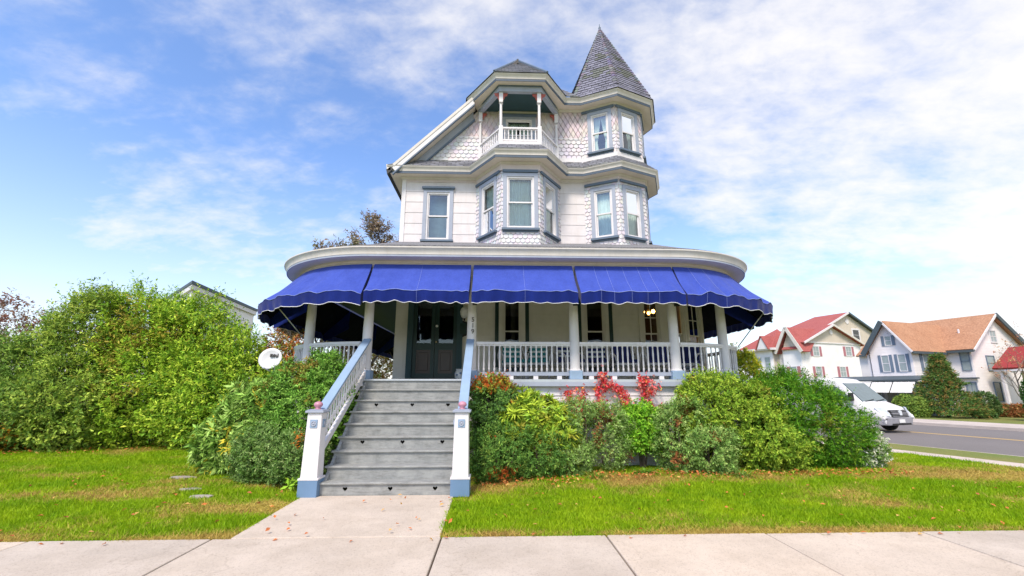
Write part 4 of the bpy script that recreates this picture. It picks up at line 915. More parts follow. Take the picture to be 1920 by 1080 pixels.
# chairs
M['teal_c'] = plain('teal_cushion', (.03, .22, .23), .9); M['white_c'] = plain('white_cushion', (.72, .76, .74), .9); M['navy_c'] = plain('navy_cushion', (.018, .028, .14), .9); M['wicker'] = paint('white_wicker', (.68, .66, .64), .7)
def chair(x, y, rot, kind, label, grp):
    T = thing('wicker_chair', label, 'chair', (x, y, FL), grp); F = Matrix.Translation((x, y, FL)) @ Matrix.Rotation(R(rot), 4, 'Z')
    tf = lambda mb: setattr(mb, 'v', [tuple(F @ Vector(v)) for v in mb.v]) or mb
    for sx in (-1, 1):
        for sy in (-1, 1): tf(MB().tube([(sx * .26, sy * .24, 0), (sx * .25, sy * .23, .4)], .018, 6)).build('leg', M['wicker'], T, smooth=True)
    tf(MB().box(-.29, .29, -.28, .28, .36, .41)).build('seat', M['wicker'], T)
    mb = MB(); rim = [(-.30, .27, .40), (-.33, .31, .62), (-.28, .36, .82), (-.14, .40, .94), (0, .41, .97), (.14, .40, .94), (.28, .36, .82), (.33, .31, .62), (.30, .27, .40)]
    mb.tube(rim, .028, 7)
    for k in range(1, 8):
        u_ = -.28 + .07 * k; top = .93 - (u_ / .33) ** 2 * .25; mb.tube([(u_, .28, .40), (u_ * 1.05, .34, .65), (u_, .39, top)], .010, 4)
    for z in (.52, .62, .72, .82): mb.tube([(-.30, .30 + (z - .4) * .12, z), (0, .30 + (z - .4) * .2, z), (.30, .30 + (z - .4) * .12, z)], .012, 4)
    tf(mb).build('backrest', M['wicker'], T, smooth=True)
    for sx in (-1, 1): tf(MB().tube([(sx * .30, .30, .66), (sx * .34, .10, .65), (sx * .33, -.2, .63), (sx * .29, -.28, .55), (sx * .27, -.26, .40)], .022, 6)).build('armrest', M['wicker'], T, smooth=True)
    a, b_ = ('teal_c', 'white_c') if kind == 'teal' else ('navy_c', 'white_c') if kind == 'striped' else ('navy_c', 'navy_c')
    bevel(tf(MB().box(-.26, .26, -.26, .22, .41, .50)).build('seat_cushion', M[a], T), .03, 3)
    bc = bevel(tf(MB().add([(-.24, .16, .50), (.24, .16, .50), (.24, .27, .50), (-.24, .27, .50), (-.23, .26, .88), (.23, .26, .88), (.23, .35, .88), (-.23, .35, .88)], [(0, 3, 2, 1), (4, 5, 6, 7), (0, 1, 5, 4), (1, 2, 6, 5), (2, 3, 7, 6), (3, 0, 4, 7)])).build('back_cushion', M[a], T), .03, 3)
    if kind != 'navy':
        for z in (.56, .68, .80): tf(MB().add([(-.225, .157 + (z - .5) * .263 - .006, z), (.225, .157 + (z - .5) * .263 - .006, z), (.225, .157 + (z - .45) * .263 - .006, z + .05), (-.225, .157 + (z - .45) * .263 - .006, z + .05)], [(0, 1, 2, 3)])).build('stripe', M[b_], bc)
gp = 'white wicker chairs on the porch'
chair(.42, 10.9, 8, 'teal', 'white wicker chair with teal striped cushion, left of its pair', gp); chair(1.02, 10.9, -8, 'teal', 'white wicker chair with teal striped cushion, right of its pair', gp)
chair(1.78, 10.7, 20, 'striped', 'white wicker chair with navy striped cushion behind the middle column', gp); chair(2.45, 10.9, -12, 'striped', 'white wicker chair with navy striped cushion below the second shuttered window', gp)
chair(3.15, 10.9, 0, 'navy', 'white wicker chair with plain navy cushion, left of the corner column', gp); chair(3.95, 10.8, -15, 'navy', 'white wicker chair with plain navy cushion behind the corner column', gp); chair(4.75, 11.0, -40, 'navy', 'white wicker chair with navy cushion on the rounded right end of the porch', gp)
# satellite dish left of the porch
dt = thing('satellite_dish', 'round white satellite dish beside the porch railing', 'satellite dish', (-4.76, 9.75, 0)); dn = Vector((.10, -.93, .28)).normalized(); dc = Vector((-4.76, 9.6, 2.2))
o = MB().lathe([(0, -.045), (.08, -.04), (.16, -.02), (.225, .01), (.232, .012), (.225, .018), (.16, -.008), (.08, -.028), (0, -.033)], 28, dc, dn).build('dish', M['dishgrey'], dt, smooth=True)
MB().tube([(-4.76, 9.8, 0), (-4.76, 9.8, 2.1), dc - dn * .06], .025, 8).build('mast', M['steel'], dt, smooth=True); MB().tube([dc - dn * .04 + Vector((0, 0, -.24)), dc + dn * .33 + Vector((0, 0, -.3))], .014, 6).build('feed_arm', M['steel'], dt)
ux_ = Vector((1, 0, 0)); ux_ = (ux_ - dn * ux_.dot(dn)).normalized(); uy_ = dn.cross(ux_); mb = MB()
def mark(x0, x1, y0, y1): mb.obox(dc - dn * .018 + ux_ * x0 + uy_ * y0, ux_ * (x1 - x0), uy_ * (y1 - y0), dn * .03)
for q in ((-.02, .0, .04, .10), (.005, .035, .04, .055), (.005, .035, .085, .10), (.03, .045, .05, .09), (.055, .07, .04, .10), (.085, .10, .05, .09), (.125, .14, .045, .11), (.10, .13, .035, .05)): mark(*q)
mb.build('lettering', M['black'], dt)
# ------------------------------------------------------------------ foliage
def tri_mesh(name, V, F, C, mat):
    me = bpy.data.meshes.new(name); V = np.ascontiguousarray(V, np.float32); F = np.ascontiguousarray(F, np.int32)
    me.vertices.add(len(V)); me.vertices.foreach_set('co', V.ravel()); k = F.shape[1]
    me.loops.add(F.size); me.loops.foreach_set('vertex_index', F.ravel()); me.polygons.add(len(F)); me.polygons.foreach_set('loop_start', np.arange(0, F.size, k, dtype=np.int32))
    me.update(calc_edges=True)
    at = me.attributes.new('Col', 'FLOAT_COLOR', 'POINT'); at.data.foreach_set('color', np.c_[C, np.ones(len(C))].astype(np.float32).ravel())
    me.materials.append(mat); return me
def unit(a): return a / np.maximum(np.linalg.norm(a, axis=-1, keepdims=True), 1e-9)
def leaf_mesh(name, p, d, s_, n_, Ln, Wd, C, mat, fold=.25):
    """folded four-point leaves"""
    Ln, Wd = Ln[:, None], Wd[:, None]; m_ = p + d * Ln * .48
    V = np.stack([p, m_ + s_ * Wd * .5 + n_ * Wd * fold, p + d * Ln - n_ * Ln * .06, m_ - s_ * Wd * .5 + n_ * Wd * fold], 1).reshape(-1, 3)
    b = np.arange(len(p))[:, None] * 4; F = np.concatenate([b + [0, 1, 2], b + [0, 2, 3]], 0)
    return tri_mesh(name, V, F, np.repeat(C, 4, 0), mat)
def pick_cols(pal, n_, rng):
    w_ = np.array([p[1] for p in pal], float); i = rng.choice(len(pal), n_, p=w_ / w_.sum()); return np.array([p[0] for p in pal])[i] * 1.75
def shoots_to_leaves(rng, base, sd, ln, per, leafL, leafW, cols, spread=.9, droop=.12, cvar=.36):
    n_ = len(base); szf = np.repeat(.7 + .65 * rng.random(n_) ** 1.6, per); B = np.repeat(base, per, 0); S = np.repeat(sd, per, 0); t_ = rng.random(n_ * per); lens = np.repeat(ln, per)
    p = B + S * (t_ * lens)[:, None]; r = rng.normal(size=p.shape); r = unit(r - S * (r * S).sum(1, keepdims=True))
    d = unit(S * (.35 + .5 * t_[:, None]) + r * spread + np.array([0, 0, -droop])); s_ = unit(np.cross(d, S + rng.normal(size=p.shape) * .3)); nn = unit(np.cross(s_, d))
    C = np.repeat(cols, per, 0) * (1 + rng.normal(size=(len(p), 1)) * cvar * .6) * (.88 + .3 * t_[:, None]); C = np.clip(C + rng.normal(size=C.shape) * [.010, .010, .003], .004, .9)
    return p, d, s_, nn, leafL * (.6 + .8 * rng.random(len(p))) * szf, leafW * (.6 + .8 * rng.random(len(p))) * szf, C
def bush(name, label, cat, blobs, n_, per, leafL, leafW, pal, shoot=.16, spread=.9, droop=.1, lump=.22, freq=2.8, seed=1, group=None, zmin=.02, stems=6, loc=None, fill=.17, upb=.3, patch=None, pits=.31, wild=.025):
    rng = np.random.default_rng(seed); bl = np.array(blobs, float); T = thing(name, label, cat, loc or (bl[0, 0], bl[0, 1], 0), group)
    w_ = bl[:, 3] * bl[:, 5] + bl[:, 4] * bl[:, 5]; i = rng.choice(len(bl), int(n_ * 2.9), p=w_ / w_.sum()); c, r = bl[i, :3], bl[i, 3:6]
    dr = unit(rng.normal(size=(len(i), 3))); dep = np.where(rng.random(len(i)) < fill, .55 + .35 * rng.random(len(i)), 1 - .16 * rng.random(len(i)) ** 1.5)
    q = dr * freq + seed * 3.7 + c * .8; bmp = 1 + lump * 2 * (vnoise(q[:, 0] + 50, q[:, 1] + 50, q[:, 2] + 50) - .5) + lump * .9 * (vnoise(q[:, 0] * 2.6 + 20, q[:, 1] * 2.6 + 20, q[:, 2] * 2.6 + 20) - .5)
    P = c + dr * r * (dep * bmp)[:, None]; keep = P[:, 2] > zmin
    for k in range(len(bl)):
        inside = (((P - bl[k, :3]) / bl[k, 3:6]) ** 2).sum(1) < .6; keep &= ~(inside & (i != k))
    pit = vnoise(P[:, 0] * 4.2 + seed, P[:, 1] * 4.2 + 31, P[:, 2] * 4.2 + seed); keep &= (pit > pits) | (dep < .8)
    keep &= ~((P[:, 1] > 9.36) & (P[:, 0] > -2.6) & (P[:, 0] < 4.4) & (cat == 'shrub'))
    P, dr, r = P[keep][:n_], dr[keep][:n_], r[keep][:n_]; nm = unit(dr / r)
    sd = unit(nm * .8 + rng.normal(size=P.shape) * .38 + np.array([0, 0, upb])); cols = pick_cols(pal, len(P), rng)
    if patch is not None: cols = patch(P, cols, rng)
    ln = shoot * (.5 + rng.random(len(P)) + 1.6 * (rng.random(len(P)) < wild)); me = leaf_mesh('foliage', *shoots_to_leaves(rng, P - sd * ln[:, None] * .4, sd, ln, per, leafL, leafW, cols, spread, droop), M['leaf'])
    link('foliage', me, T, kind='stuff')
    b0 = bl[0]
    for k in range(stems):
        b_ = bl[k % len(bl)]; a = rng.random() * 6.28; f = rng.random() * .5; top = Vector((b_[0] + b_[3] * f * math.cos(a), b_[1] + b_[4] * f * math.sin(a), b_[2] + b_[5] * .45)); ft = Vector((b_[0] + b_[3] * .3 * f * math.cos(a), b_[1] + b_[4] * .3 * f * math.sin(a), 0))
        MB().tube([ft, ft.lerp(top, .5) + Vector((rng.normal() * .05, rng.normal() * .05, 0)), top], [.022, .016, .007], 5).build('stem', M['bark'], T)
    return T
def patchy(col, thr, sc_=3.0, seed=0, amt=.8):
    def f(P, C, rng):
        k = vnoise(P[:, 0] * sc_ + seed, P[:, 1] * sc_ + 7, P[:, 2] * sc_ + seed) > thr; k &= rng.random(len(P)) < amt; C = C.copy(); C[k] = np.array(col) * (.7 + .6 * rng.random((k.sum(), 1))); return C
    return f
OR = (.50, .13, .03)
G1 = [((.06, .13, .025), 4), ((.10, .19, .035), 3), ((.17, .26, .05), 1)]
bush('yew_bush', 'low dark green bush right against the right newel post', 'shrub', [(.12, 8.45, .42, .60, .60, .50), (.80, 8.55, .38, .55, .55, .45)], 3400, 9, .045, .017, G1, .13, seed=1, patch=patchy(OR, .86, 4, 1))
bush('flowering_shrub', 'tall shrub with orange tips between the right newel and the porch railing', 'shrub', [(.02, 9.0, 1.0, .52, .40, .82), (-.15, 8.9, 1.35, .3, .35, .45)], 2600, 9, .055, .022, [((.10, .19, .04), 4), ((.07, .14, .04), 2)], .15, seed=2, patch=lambda P, C, r: np.where(((P[:, 2] > 1.55) & (r.random(len(P)) < .5))[:, None], np.array(OR) * (.8 + .5 * r.random((len(P), 1))), np.where(((P[:, 2] > 1.5) & (r.random(len(P)) < .5))[:, None], np.array([.34, .34, .04]), C)))
bush('rhododendron', 'bright yellow-green rhododendron in the bed right of the steps', 'shrub', [(.72, 8.78, .95, .62, .42, .52), (1.15, 8.75, .7, .38, .4, .55)], 900, 11, .13, .036, [((.24, .31, .03), 4), ((.17, .27, .035), 3), ((.30, .30, .04), 1)], .07, 1.25, .15, seed=3, patch=patchy((.45, .22, .03), .84, 3, 2, .5))
bush('juniper', 'grey-green shrub with rusty sprays left of the red vine bed', 'shrub', [(1.55, 8.82, .75, .45, .45, .68), (2.1, 8.85, .70, .50, .45, .66), (1.35, 8.6, .35, .4, .4, .4)], 3600, 10, .04, .014, [((.16, .26, .06), 4), ((.22, .30, .10), 2), ((.09, .14, .04), 2)], .14, seed=4, lump=.22, patch=patchy((.34, .12, .05), .72, 3.2, 3, .75))
bush('leafy_shrub', 'fresh green shrub in front of the white porch skirt', 'shrub', [(2.85, 9.0, .85, .48, .36, .45)], 1700, 9, .055, .024, [((.12, .27, .02), 4), ((.20, .34, .03), 2)], .14, seed=5)
bush('juniper', 'grey-green shrub with rusty sprays at the centre of the right bed', 'shrub', [(3.55, 8.72, .65, .55, .45, .72), (4.0, 8.6, .5, .45, .42, .55)], 3600, 10, .04, .015, [((.17, .28, .07), 4), ((.25, .33, .10), 2), ((.10, .16, .04), 2)], .14, seed=6, lump=.22, patch=patchy((.40, .15, .06), .70, 3.0, 5, .75))
bush('privet', 'large rounded yellow-green bush right of centre below the porch railing', 'shrub', [(4.35, 9.0, 1.05, .85, .55, .85), (5.0, 9.05, .8, .75, .6, .85), (5.3, 8.8, .5, .6, .5, .55)], 7800, 9, .05, .021, [((.16, .25, .025), 4), ((.23, .30, .035), 3), ((.10, .18, .02), 2)], .14, seed=7, wild=.02, lump=.2, pits=.29, patch=patchy((.30, .24, .05), .72, 2.6, 4, .5))
bush('yew_bush', 'big dome of dark green yew at the right end of the bed', 'shrub', [(6.15, 9.35, .95, .90, .8, .98), (6.68, 9.3, .74, .84, .8, .84), (5.8, 9.3, 1.0, .6, .6, .8)], 9000, 10, .055, .013, [((.05, .14, .010), 5), ((.09, .20, .014), 3), ((.15, .24, .02), 1)], .17, .7, seed=8, lump=.16, wild=.02, pits=.27, patch=patchy((.22, .24, .03), .74, 2.2, 8, .4))
bush('euonymus', 'small variegated silvery bush at the right foot of the dark yew', 'shrub', [(7.35, 9.2, .40, .42, .45, .52)], 1900, 9, .042, .02, [((.16, .25, .08), 3), ((.50, .52, .38), 3), ((.10, .18, .04), 2)], .12, seed=9)
bush('golden_shrub', 'yellow-leaved shrub behind the right end of the porch railing', 'shrub', [(6.95, 12.5, 1.5, .48, .6, 1.15), (7.25, 12.6, .9, .5, .6, .9)], 2600, 9, .07, .03, [((.45, .40, .03), 3), ((.25, .30, .03), 3), ((.14, .20, .03), 2)], .16, seed=10)
# left of the steps
bush('privet', 'dense mid-green hedge bush beside the left stair railing', 'shrub', [(-3.32, 8.90, 1.38, .55, .48, .86), (-3.85, 8.9, 1.22, .62, .52, .84), (-3.5, 8.6, .9, .6, .45, .75)], 6800, 9, .055, .02, [((.10, .21, .03), 4), ((.16, .28, .05), 3), ((.06, .13, .02), 2)], .15, seed=11, patch=patchy((.30, .24, .05), .76, 3, 9, .5))
bush('rhododendron', 'pale-leaved rhododendron with yellow leaves left of the steps', 'shrub', [(-4.65, 9.0, .95, .60, .55, .76), (-5.05, 8.95, .55, .5, .55, .58), (-4.5, 8.75, .5, .5, .45, .5)], 1700, 11, .12, .034, [((.15, .25, .045), 4), ((.22, .32, .08), 3), ((.10, .18, .03), 2), ((.36, .30, .03), .5)], .08, 1.2, .2, seed=12)
bush('yew_bush', 'low dark green bush at the foot of the left newel post', 'shrub', [(-3.95, 8.3, .42, .55, .5, .52), (-3.35, 8.1, .38, .42, .45, .46)], 3600, 9, .045, .016, [((.08, .15, .03), 4), ((.13, .21, .06), 3), ((.22, .29, .11), 1)], .14, seed=13, patch=lambda P, C, r: np.where(((P[:, 0] > -3.3) & (P[:, 2] > .62) & (r.random(len(P)) < .45))[:, None], np.array([.60, .20, .03]) * (.7 + .6 * r.random((len(P), 1))), C))
bush('hosta', 'small bright green leafy clump beside the blue base of the left newel', 'plant', [(-3.12, 7.72, .08, .2, .14, .12)], 60, 7, .09, .032, [((.20, .34, .03), 1)], .05, 1.2, seed=14, stems=0)
# the tall screen of shrubs on the left
BG = [((.18, .28, .022), 4), ((.29, .37, .04), 3), ((.10, .19, .018), 3)]
for k, (lab, bl, pal, n_, pt_) in enumerate((
    ('yellow-green shrub nearest the satellite dish, right end of the left screen', [(-7.3, 12.6, 1.6, .85, .9, 1.55), (-6.5, 12.4, 1.25, .7, .8, 1.35), (-7.9, 12.8, 1.2, .9, .9, 1.3)], BG, 4600, None),
    ('yellow-green shrub in front of the white building, left of the one nearest the dish', [(-8.6, 13.0, 2.15, .95, 1.0, 1.8), (-8.1, 12.6, 1.1, 1.0, .9, 1.2)], BG, 5000, patchy((.34, .30, .04), .72, 1.4, 3, .5)),
    ('tallest yellow-green shrub in the middle of the left screen', [(-10.0, 13.2, 2.45, 1.1, 1.1, 1.9), (-9.6, 12.7, 1.3, 1.2, .9, 1.4), (-9.4, 13.2, 3.0, .55, .6, 1.1)], BG, 6600, patchy((.34, .30, .05), .70, 1.4, 5, .5)),
    ('broad green shrub in the left screen, second from the left edge', [(-11.6, 12.9, 2.3, 1.1, 1.0, 1.95), (-11.0, 12.2, 1.1, 1.2, .9, 1.2), (-11.2, 13.0, 3.2, .6, .6, 1.05)], [((.16, .23, .03), 4), ((.24, .30, .05), 2), ((.09, .15, .025), 3)], 6200, None),
    ('dark green shrub with orange leaves at its foot at the left edge', [(-13.0, 12.6, 1.45, 1.2, .9, 1.5), (-12.2, 11.9, .8, 1.1, .7, .95)], [((.09, .16, .03), 4), ((.15, .22, .04), 3)], 5600, lambda P, C, r: np.where(((P[:, 0] < -11.4) & (P[:, 2] < .75) & (r.random(len(P)) < .35))[:, None], np.array([.65, .27, .03]), C)))):
    bush('screen_shrub', lab, 'shrub', bl, n_, 9, .085, .034, pal, .34, .8, .12, .34, 2.6, pits=.36, wild=.16, seed=30 + k, group='tall shrubs screening the left side', stems=10, patch=pt_, upb=.5)
bush('autumn_shrub', 'tall russet shrub seen under the left awnings beside the stair post', 'shrub', [(-6.9, 27.5, 1.9, 2.0, 1.4, 2.3), (-9.2, 27.0, 1.6, 1.8, 1.4, 2.0)], 6500, 8, .10, .05, [((.22, .13, .035), 4), ((.20, .17, .05), 3), ((.18, .22, .05), 2)], .3, seed=41, lump=.25)
bush('autumn_shrub', 'russet autumn shrub between the porch and the tall left screen', 'shrub', [(-6.2, 13.6, 1.9, .9, .8, 1.25), (-5.5, 13.2, 1.3, .7, .7, 1.1)], 2400, 8, .08, .04, [((.34, .12, .04), 4), ((.22, .14, .04), 3), ((.20, .20, .05), 2)], .25, seed=40, lump=.3)
# ------------------------------------------------------------------ trees
def tree(name, label, base, h, trunk_r, levels, pal, n_leaf, leafL, leafW, seed, spread=.55, lean=(0, 0), first=.35, per=7, shoot=.3, group=None, barkm='bark'):
    rng = random.Random(seed); T = thing(name, label, 'tree', base, group); tips = []
    trunk = MB(); limbs = MB()
    def grow(p, d, ln, r, lev):
        pts = [p]; q = p; dd = d.copy()
        for k in range(4):
            dd = (dd + Vector((rng.gauss(0, .12), rng.gauss(0, .12), rng.gauss(.05, .06)))).normalized(); q = q + dd * ln / 4; pts.append(q)
        (trunk if lev == 0 else limbs).tube(pts, [r * (1 - .13 * k) for k in range(5)], 7 if lev < 2 else 4, cap=False)
        if lev >= levels: tips.append((pts, dd)); return
        if lev >= levels - 1: tips.append((pts, dd))
        nb = 3 if lev else 5
        for k in range(nb):
            f = first + (1 - first) * (k + .6) / nb if lev == 0 else .35 + .65 * (k + rng.random()) / nb; i = min(3, int(f * 4)); s0 = pts[i].lerp(pts[i + 1], f * 4 - i)
            ax = Vector((rng.gauss(0, 1), rng.gauss(0, 1), rng.gauss(.25, .4))).normalized(); nd_ = (dd * (1 - spread) + ax * spread + Vector((0, 0, .22))).normalized()
            grow(s0, nd_, ln * rng.uniform(.5, .72), r * .52 * (1 - .3 * f), lev + 1)
    grow(Vector(base), Vector((lean[0], lean[1], 1)).normalized(), h * .62, trunk_r, 0)
    tr_ = trunk.build('trunk', M[barkm], T, smooth=True); limbs.build('limb', M[barkm], tr_, smooth=True)
    g = np.random.default_rng(seed); B = []; S = []
    for k in range(n_leaf):
        pts, dd = tips[g.integers(len(tips))]; i = g.integers(1, 4); f = g.random(); B.append(np.array(pts[i].lerp(pts[i + 1], f)) + g.normal(size=3) * h * .012); S.append(np.array(dd) + g.normal(size=3) * .6)
    B = np.array(B); S = unit(np.array(S)); cols = pick_cols(pal, len(B), g)
    link('crown', leaf_mesh('crown', *shoots_to_leaves(g, B, S, shoot * (.5 + g.random(len(B))), per, leafL, leafW, cols), M['leaf']), T, kind='stuff'); return T
M['greybark'] = plain('grey_bark', (.20, .17, .14), .9)
tree('autumn_tree', 'thinning brown and green autumn tree behind the left of the house', (-7.2, 23, 0), 7.0, .2, 4, [((.17, .145, .095), 4), ((.19, .135, .095), 3), ((.14, .15, .07), 3)], 8200, .13, .06, 4, .66, (-.02, 0), .34, 6, .35, barkm='greybark')
tree('autumn_tree', 'sparse brown autumn tree showing right beside the upper left wall', (-5.2, 24.5, 0), 8.0, .2, 4, [((.17, .145, .10), 4), ((.19, .14, .10), 3)], 7000, .13, .06, 9, .5, (0, 0), .30, 6, .35, barkm='greybark')
tree('autumn_tree', 'low grey-brown autumn tree just above the left end of the porch roof', (-8.2, 22.5, 0), 6.5, .16, 4, [((.18, .15, .10), 4), ((.19, .13, .10), 3)], 9000, .13, .06, 12, .62, (0, 0), .34, 6, .35, barkm='greybark')
tree('bare_tree', 'nearly bare reddish tree at the far left edge above the shrubs', (-17.6, 17.5, 0), 4.5, .12, 4, [((.16, .075, .055), 4), ((.17, .12, .09), 3)], 900, .11, .05, 5, .6, (.06, 0), .25, 4, .3, barkm='greybark')
tree('bare_tree', 'thin grey-stemmed bare tree behind the left screen of shrubs', (-14.6, 16.5, 0), 3.9, .09, 4, [((.16, .08, .06), 4), ((.16, .13, .08), 2)], 330, .11, .05, 15, .6, (.1, 0), .25, 4, .3, barkm='greybark')
# red creeper on the porch skirt
def creeper():
    T = thing('creeper', 'scarlet Virginia creeper climbing the white porch skirt', 'vine', (2.3, 9.36, .6)); g = np.random.default_rng(4); st = MB(); P = []
    runs = [[(1.52, 1.05), (1.5, 1.3), (1.47, 1.55)], [(1.78, .95), (1.75, 1.25), (1.78, 1.6)], [(1.9, 1.0), (2.1, 1.2), (2.15, 1.6), (2.2, 1.92)], [(2.2, 1.75), (2.5, 1.6), (2.7, 1.45), (2.65, 1.1), (2.5, .8)], [(2.9, 1.75), (3.05, 1.82), (3.1, 1.5), (3.15, 1.2), (3.1, .8)], [(3.15, 1.6), (3.3, 1.65)], [(3.35, 1.2), (3.42, 1.1)], [(2.1, 1.2), (2.35, 1.05), (2.4, .95)]]
    for r_ in runs:
        pts = [Vector((x, 9.355 - .01 - (.1 if z > 1.6 else 0), z)) for x, z in r_]; st.tube(pts, .005, 4)
        for i in range(len(pts) - 1):
            for k in range(int((pts[i + 1] - pts[i]).length * 170)): P.append(np.array(pts[i].lerp(pts[i + 1], g.random())) + np.array([g.normal() * .055, -abs(g.normal()) * .03 - .012, g.normal() * .055]))
    st.build('stem', M['bark'], T); P = np.array(P); n_ = len(P)
    S = unit(g.normal(size=(n_, 3)) * .6 + np.array([0, -.5, -.7])); cols = pick_cols([((.62, .07, .08), 4), ((.66, .20, .17), 3), ((.45, .04, .05), 2), ((.62, .26, .06), .6)], n_, g)
    link('foliage', leaf_mesh('foliage', *shoots_to_leaves(g, P, S, .02 + .02 * g.random(n_), 3, .068, .036, cols, 1.0), M['leaf']), T, kind='stuff')
creeper()
# strap-leaved clumps and fallen leaves along the bed
def blades(name, label, x, y, n_, ln, seed, pal):
    g = np.random.default_rng(seed); T = thing(name, label, 'plant', (x, y, .08)); V = []; F = []; C = []
    for k in range(n_):
        a = g.random() * 6.28; l_ = ln * (.6 + .5 * g.random()); o = Vector((math.cos(a), math.sin(a), 0)); s_ = Vector((-o.y, o.x, 0)) * .011; b0 = Vector((x + g.normal() * .05, y + g.normal() * .05, .06)); up_ = .55 + .5 * g.random(); c = np.array(pal[g.integers(len(pal))]) * (.7 + .6 * g.random())
        i0 = len(V)
        for f in (0, .35, .7, 1): q = b0 + o * (l_ * f * .8) + Vector((0, 0, l_ * (up_ * f - .75 * f * f))); V += [q + s_ * (1 - f * .9), q - s_ * (1 - f * .9)]; C += [c, c]
        F += [(i0 + 2 * j, i0 + 2 * j + 1, i0 + 2 * j + 3, i0 + 2 * j + 2) for j in range(3)]
    link('blade_leaves', tri_mesh(name, np.array([tuple(v) for v in V]), np.array(F), np.array(C), M['leaf']), T, kind='stuff')
blades('daylily', 'arching strap-leaved clump below the rusty shrub in the centre of the right bed', 4.35, 8.22, 60, .42, 1, [(.16, .30, .05), (.24, .36, .08)])
blades('daylily', 'grassy strap-leaved clump at the foot of the first grey-green shrub', 1.75, 8.2, 70, .36, 2, [(.16, .30, .03), (.28, .36, .05)])
blades('daylily', 'grassy strap-leaved clump in front of the fresh green shrub', 2.7, 8.5, 120, .34, 3, [(.10, .24, .03), (.16, .32, .04)])
g = np.random.default_rng(8); n_ = 900; n2 = 260
xs_ = np.concatenate([g.uniform(-.3, 7.6, n_ * 2 // 3), g.uniform(-12.5, -6, n_ // 3)]); ys_ = np.where(xs_ > -1, np.where(xs_ > 1.6, 8.30, 7.95) + g.normal(size=n_) * .16, 11.3 + (xs_ + 12) * .28 + g.normal(size=n_) * .3)
xs_ = np.concatenate([xs_, g.uniform(-8, 9, n2)]); ys_ = np.concatenate([ys_, 5.2 + 3.6 * g.random(n2) ** 1.3]); n_ += n2; P = np.c_[xs_, ys_, np.where(ys_ < 5.36, .016, rise(xs_, ys_) + .035) + g.random(n_) * .012]; d = unit(g.normal(size=(n_, 3)) * [1, 1, .25]); s_ = unit(np.cross(d, [0, 0, 1.] + g.normal(size=(n_, 3)) * .3)); nn = unit(np.cross(s_, d))
fo = link('fallen_leaves', leaf_mesh('fallen_leaves', P, d, s_, nn, .04 + .04 * g.random(n_), .025 + .02 * g.random(n_), pick_cols([((.40, .13, .04), 4), ((.30, .10, .04), 3), ((.42, .25, .08), 2)], n_, g), M['leaf']), kind='stuff'); fo['label'] = 'scattered rusty fallen leaves along the shrub beds'; fo['category'] = 'leaves'
# ------------------------------------------------------------------ grass blades
def grass(name, label, X0, X1, Y0, Y1, n_, seed, ok, hmin=.025, hmax=.06, w0=.0045):
    g = np.random.default_rng(seed); x = g.uniform(X0, X1, n_); u_ = g.random(n_); y = Y0 + (Y1 - Y0) * u_ ** 1.35; k = ok(x, y); x, y = x[k], y[k]; n_ = len(x)
    nn_ = x * NV.x + y * NV.y; z = np.where(nn_ > 11, -.01 * (nn_ - 11), 0) + rise(x, y) - .012; d = dryness(x, y); h = (hmin + (hmax - hmin) * g.random(n_)) * (1 - .35 * d) * np.where(g.random(n_) < .035, 1.9, 1.0) * (.75 + .5 * vnoise(x * 2.2, y * 3.1)); a = g.random(n_) * 6.283; w_ = w0 * (.7 + .6 * g.random(n_)) * (1 + y * .09)
    ld = g.normal(size=(n_, 2)) * h[:, None] * (.45 + .5 * d[:, None]); B = np.c_[x, y, z]; S = np.c_[np.cos(a) * w_, np.sin(a) * w_, np.zeros(n_)]; tip = B + np.c_[ld, h]
    V = np.stack([B - S, B + S, tip], 1).reshape(-1, 3); F = np.arange(n_ * 3).reshape(-1, 3); dd = np.where(g.random(n_) < d * 1.05, np.clip(d + .35, 0, 1), d * .25); C = turf_col(dd, tuft(x, y, g)) * (.75 + .5 * g.random((n_, 1)))
    o = link(name, tri_mesh(name, V, F, np.repeat(C, 3, 0), M['grass']), kind='stuff'); o['label'] = label; o['category'] = 'grass'
def notstone(x, y):
    k = np.ones(len(x), bool)
    for (a, b_, c, d) in STONES: k &= ((x - a) / c) ** 2 + ((y - b_) / d) ** 2 > .85
    return k
grass('grass', 'patchy green and straw grass on the lawn left of the path', -13, -2.80, 5.31, 13.5, 215000, 1, lambda x, y: (y > 5.318 + .05 * vnoise(x * 9, 3.0)) & (np.abs(x) < y * 1.25 + 2.5) & ((x < -2.89 + .07 * vnoise(y * 9, 5.0)) | (y > 7.35)) & notstone(x, y) & (y < 13.2))
grass('grass', 'patchy green and straw grass on the lawn right of the path', -.66, 13, 5.31, 11, 265000, 2, lambda x, y: (y > 5.318 + .05 * vnoise(x * 9, 8.0)) & (x < y * 1.28 + 3) & ((y < 9.1) | (x > 6.5)) & (x * NV.x + y * NV.y < 12.97) & ((x > -.38) | (y < 7.2)) & (x > -.66 + .07 * vnoise(y * 9, 2.0)))
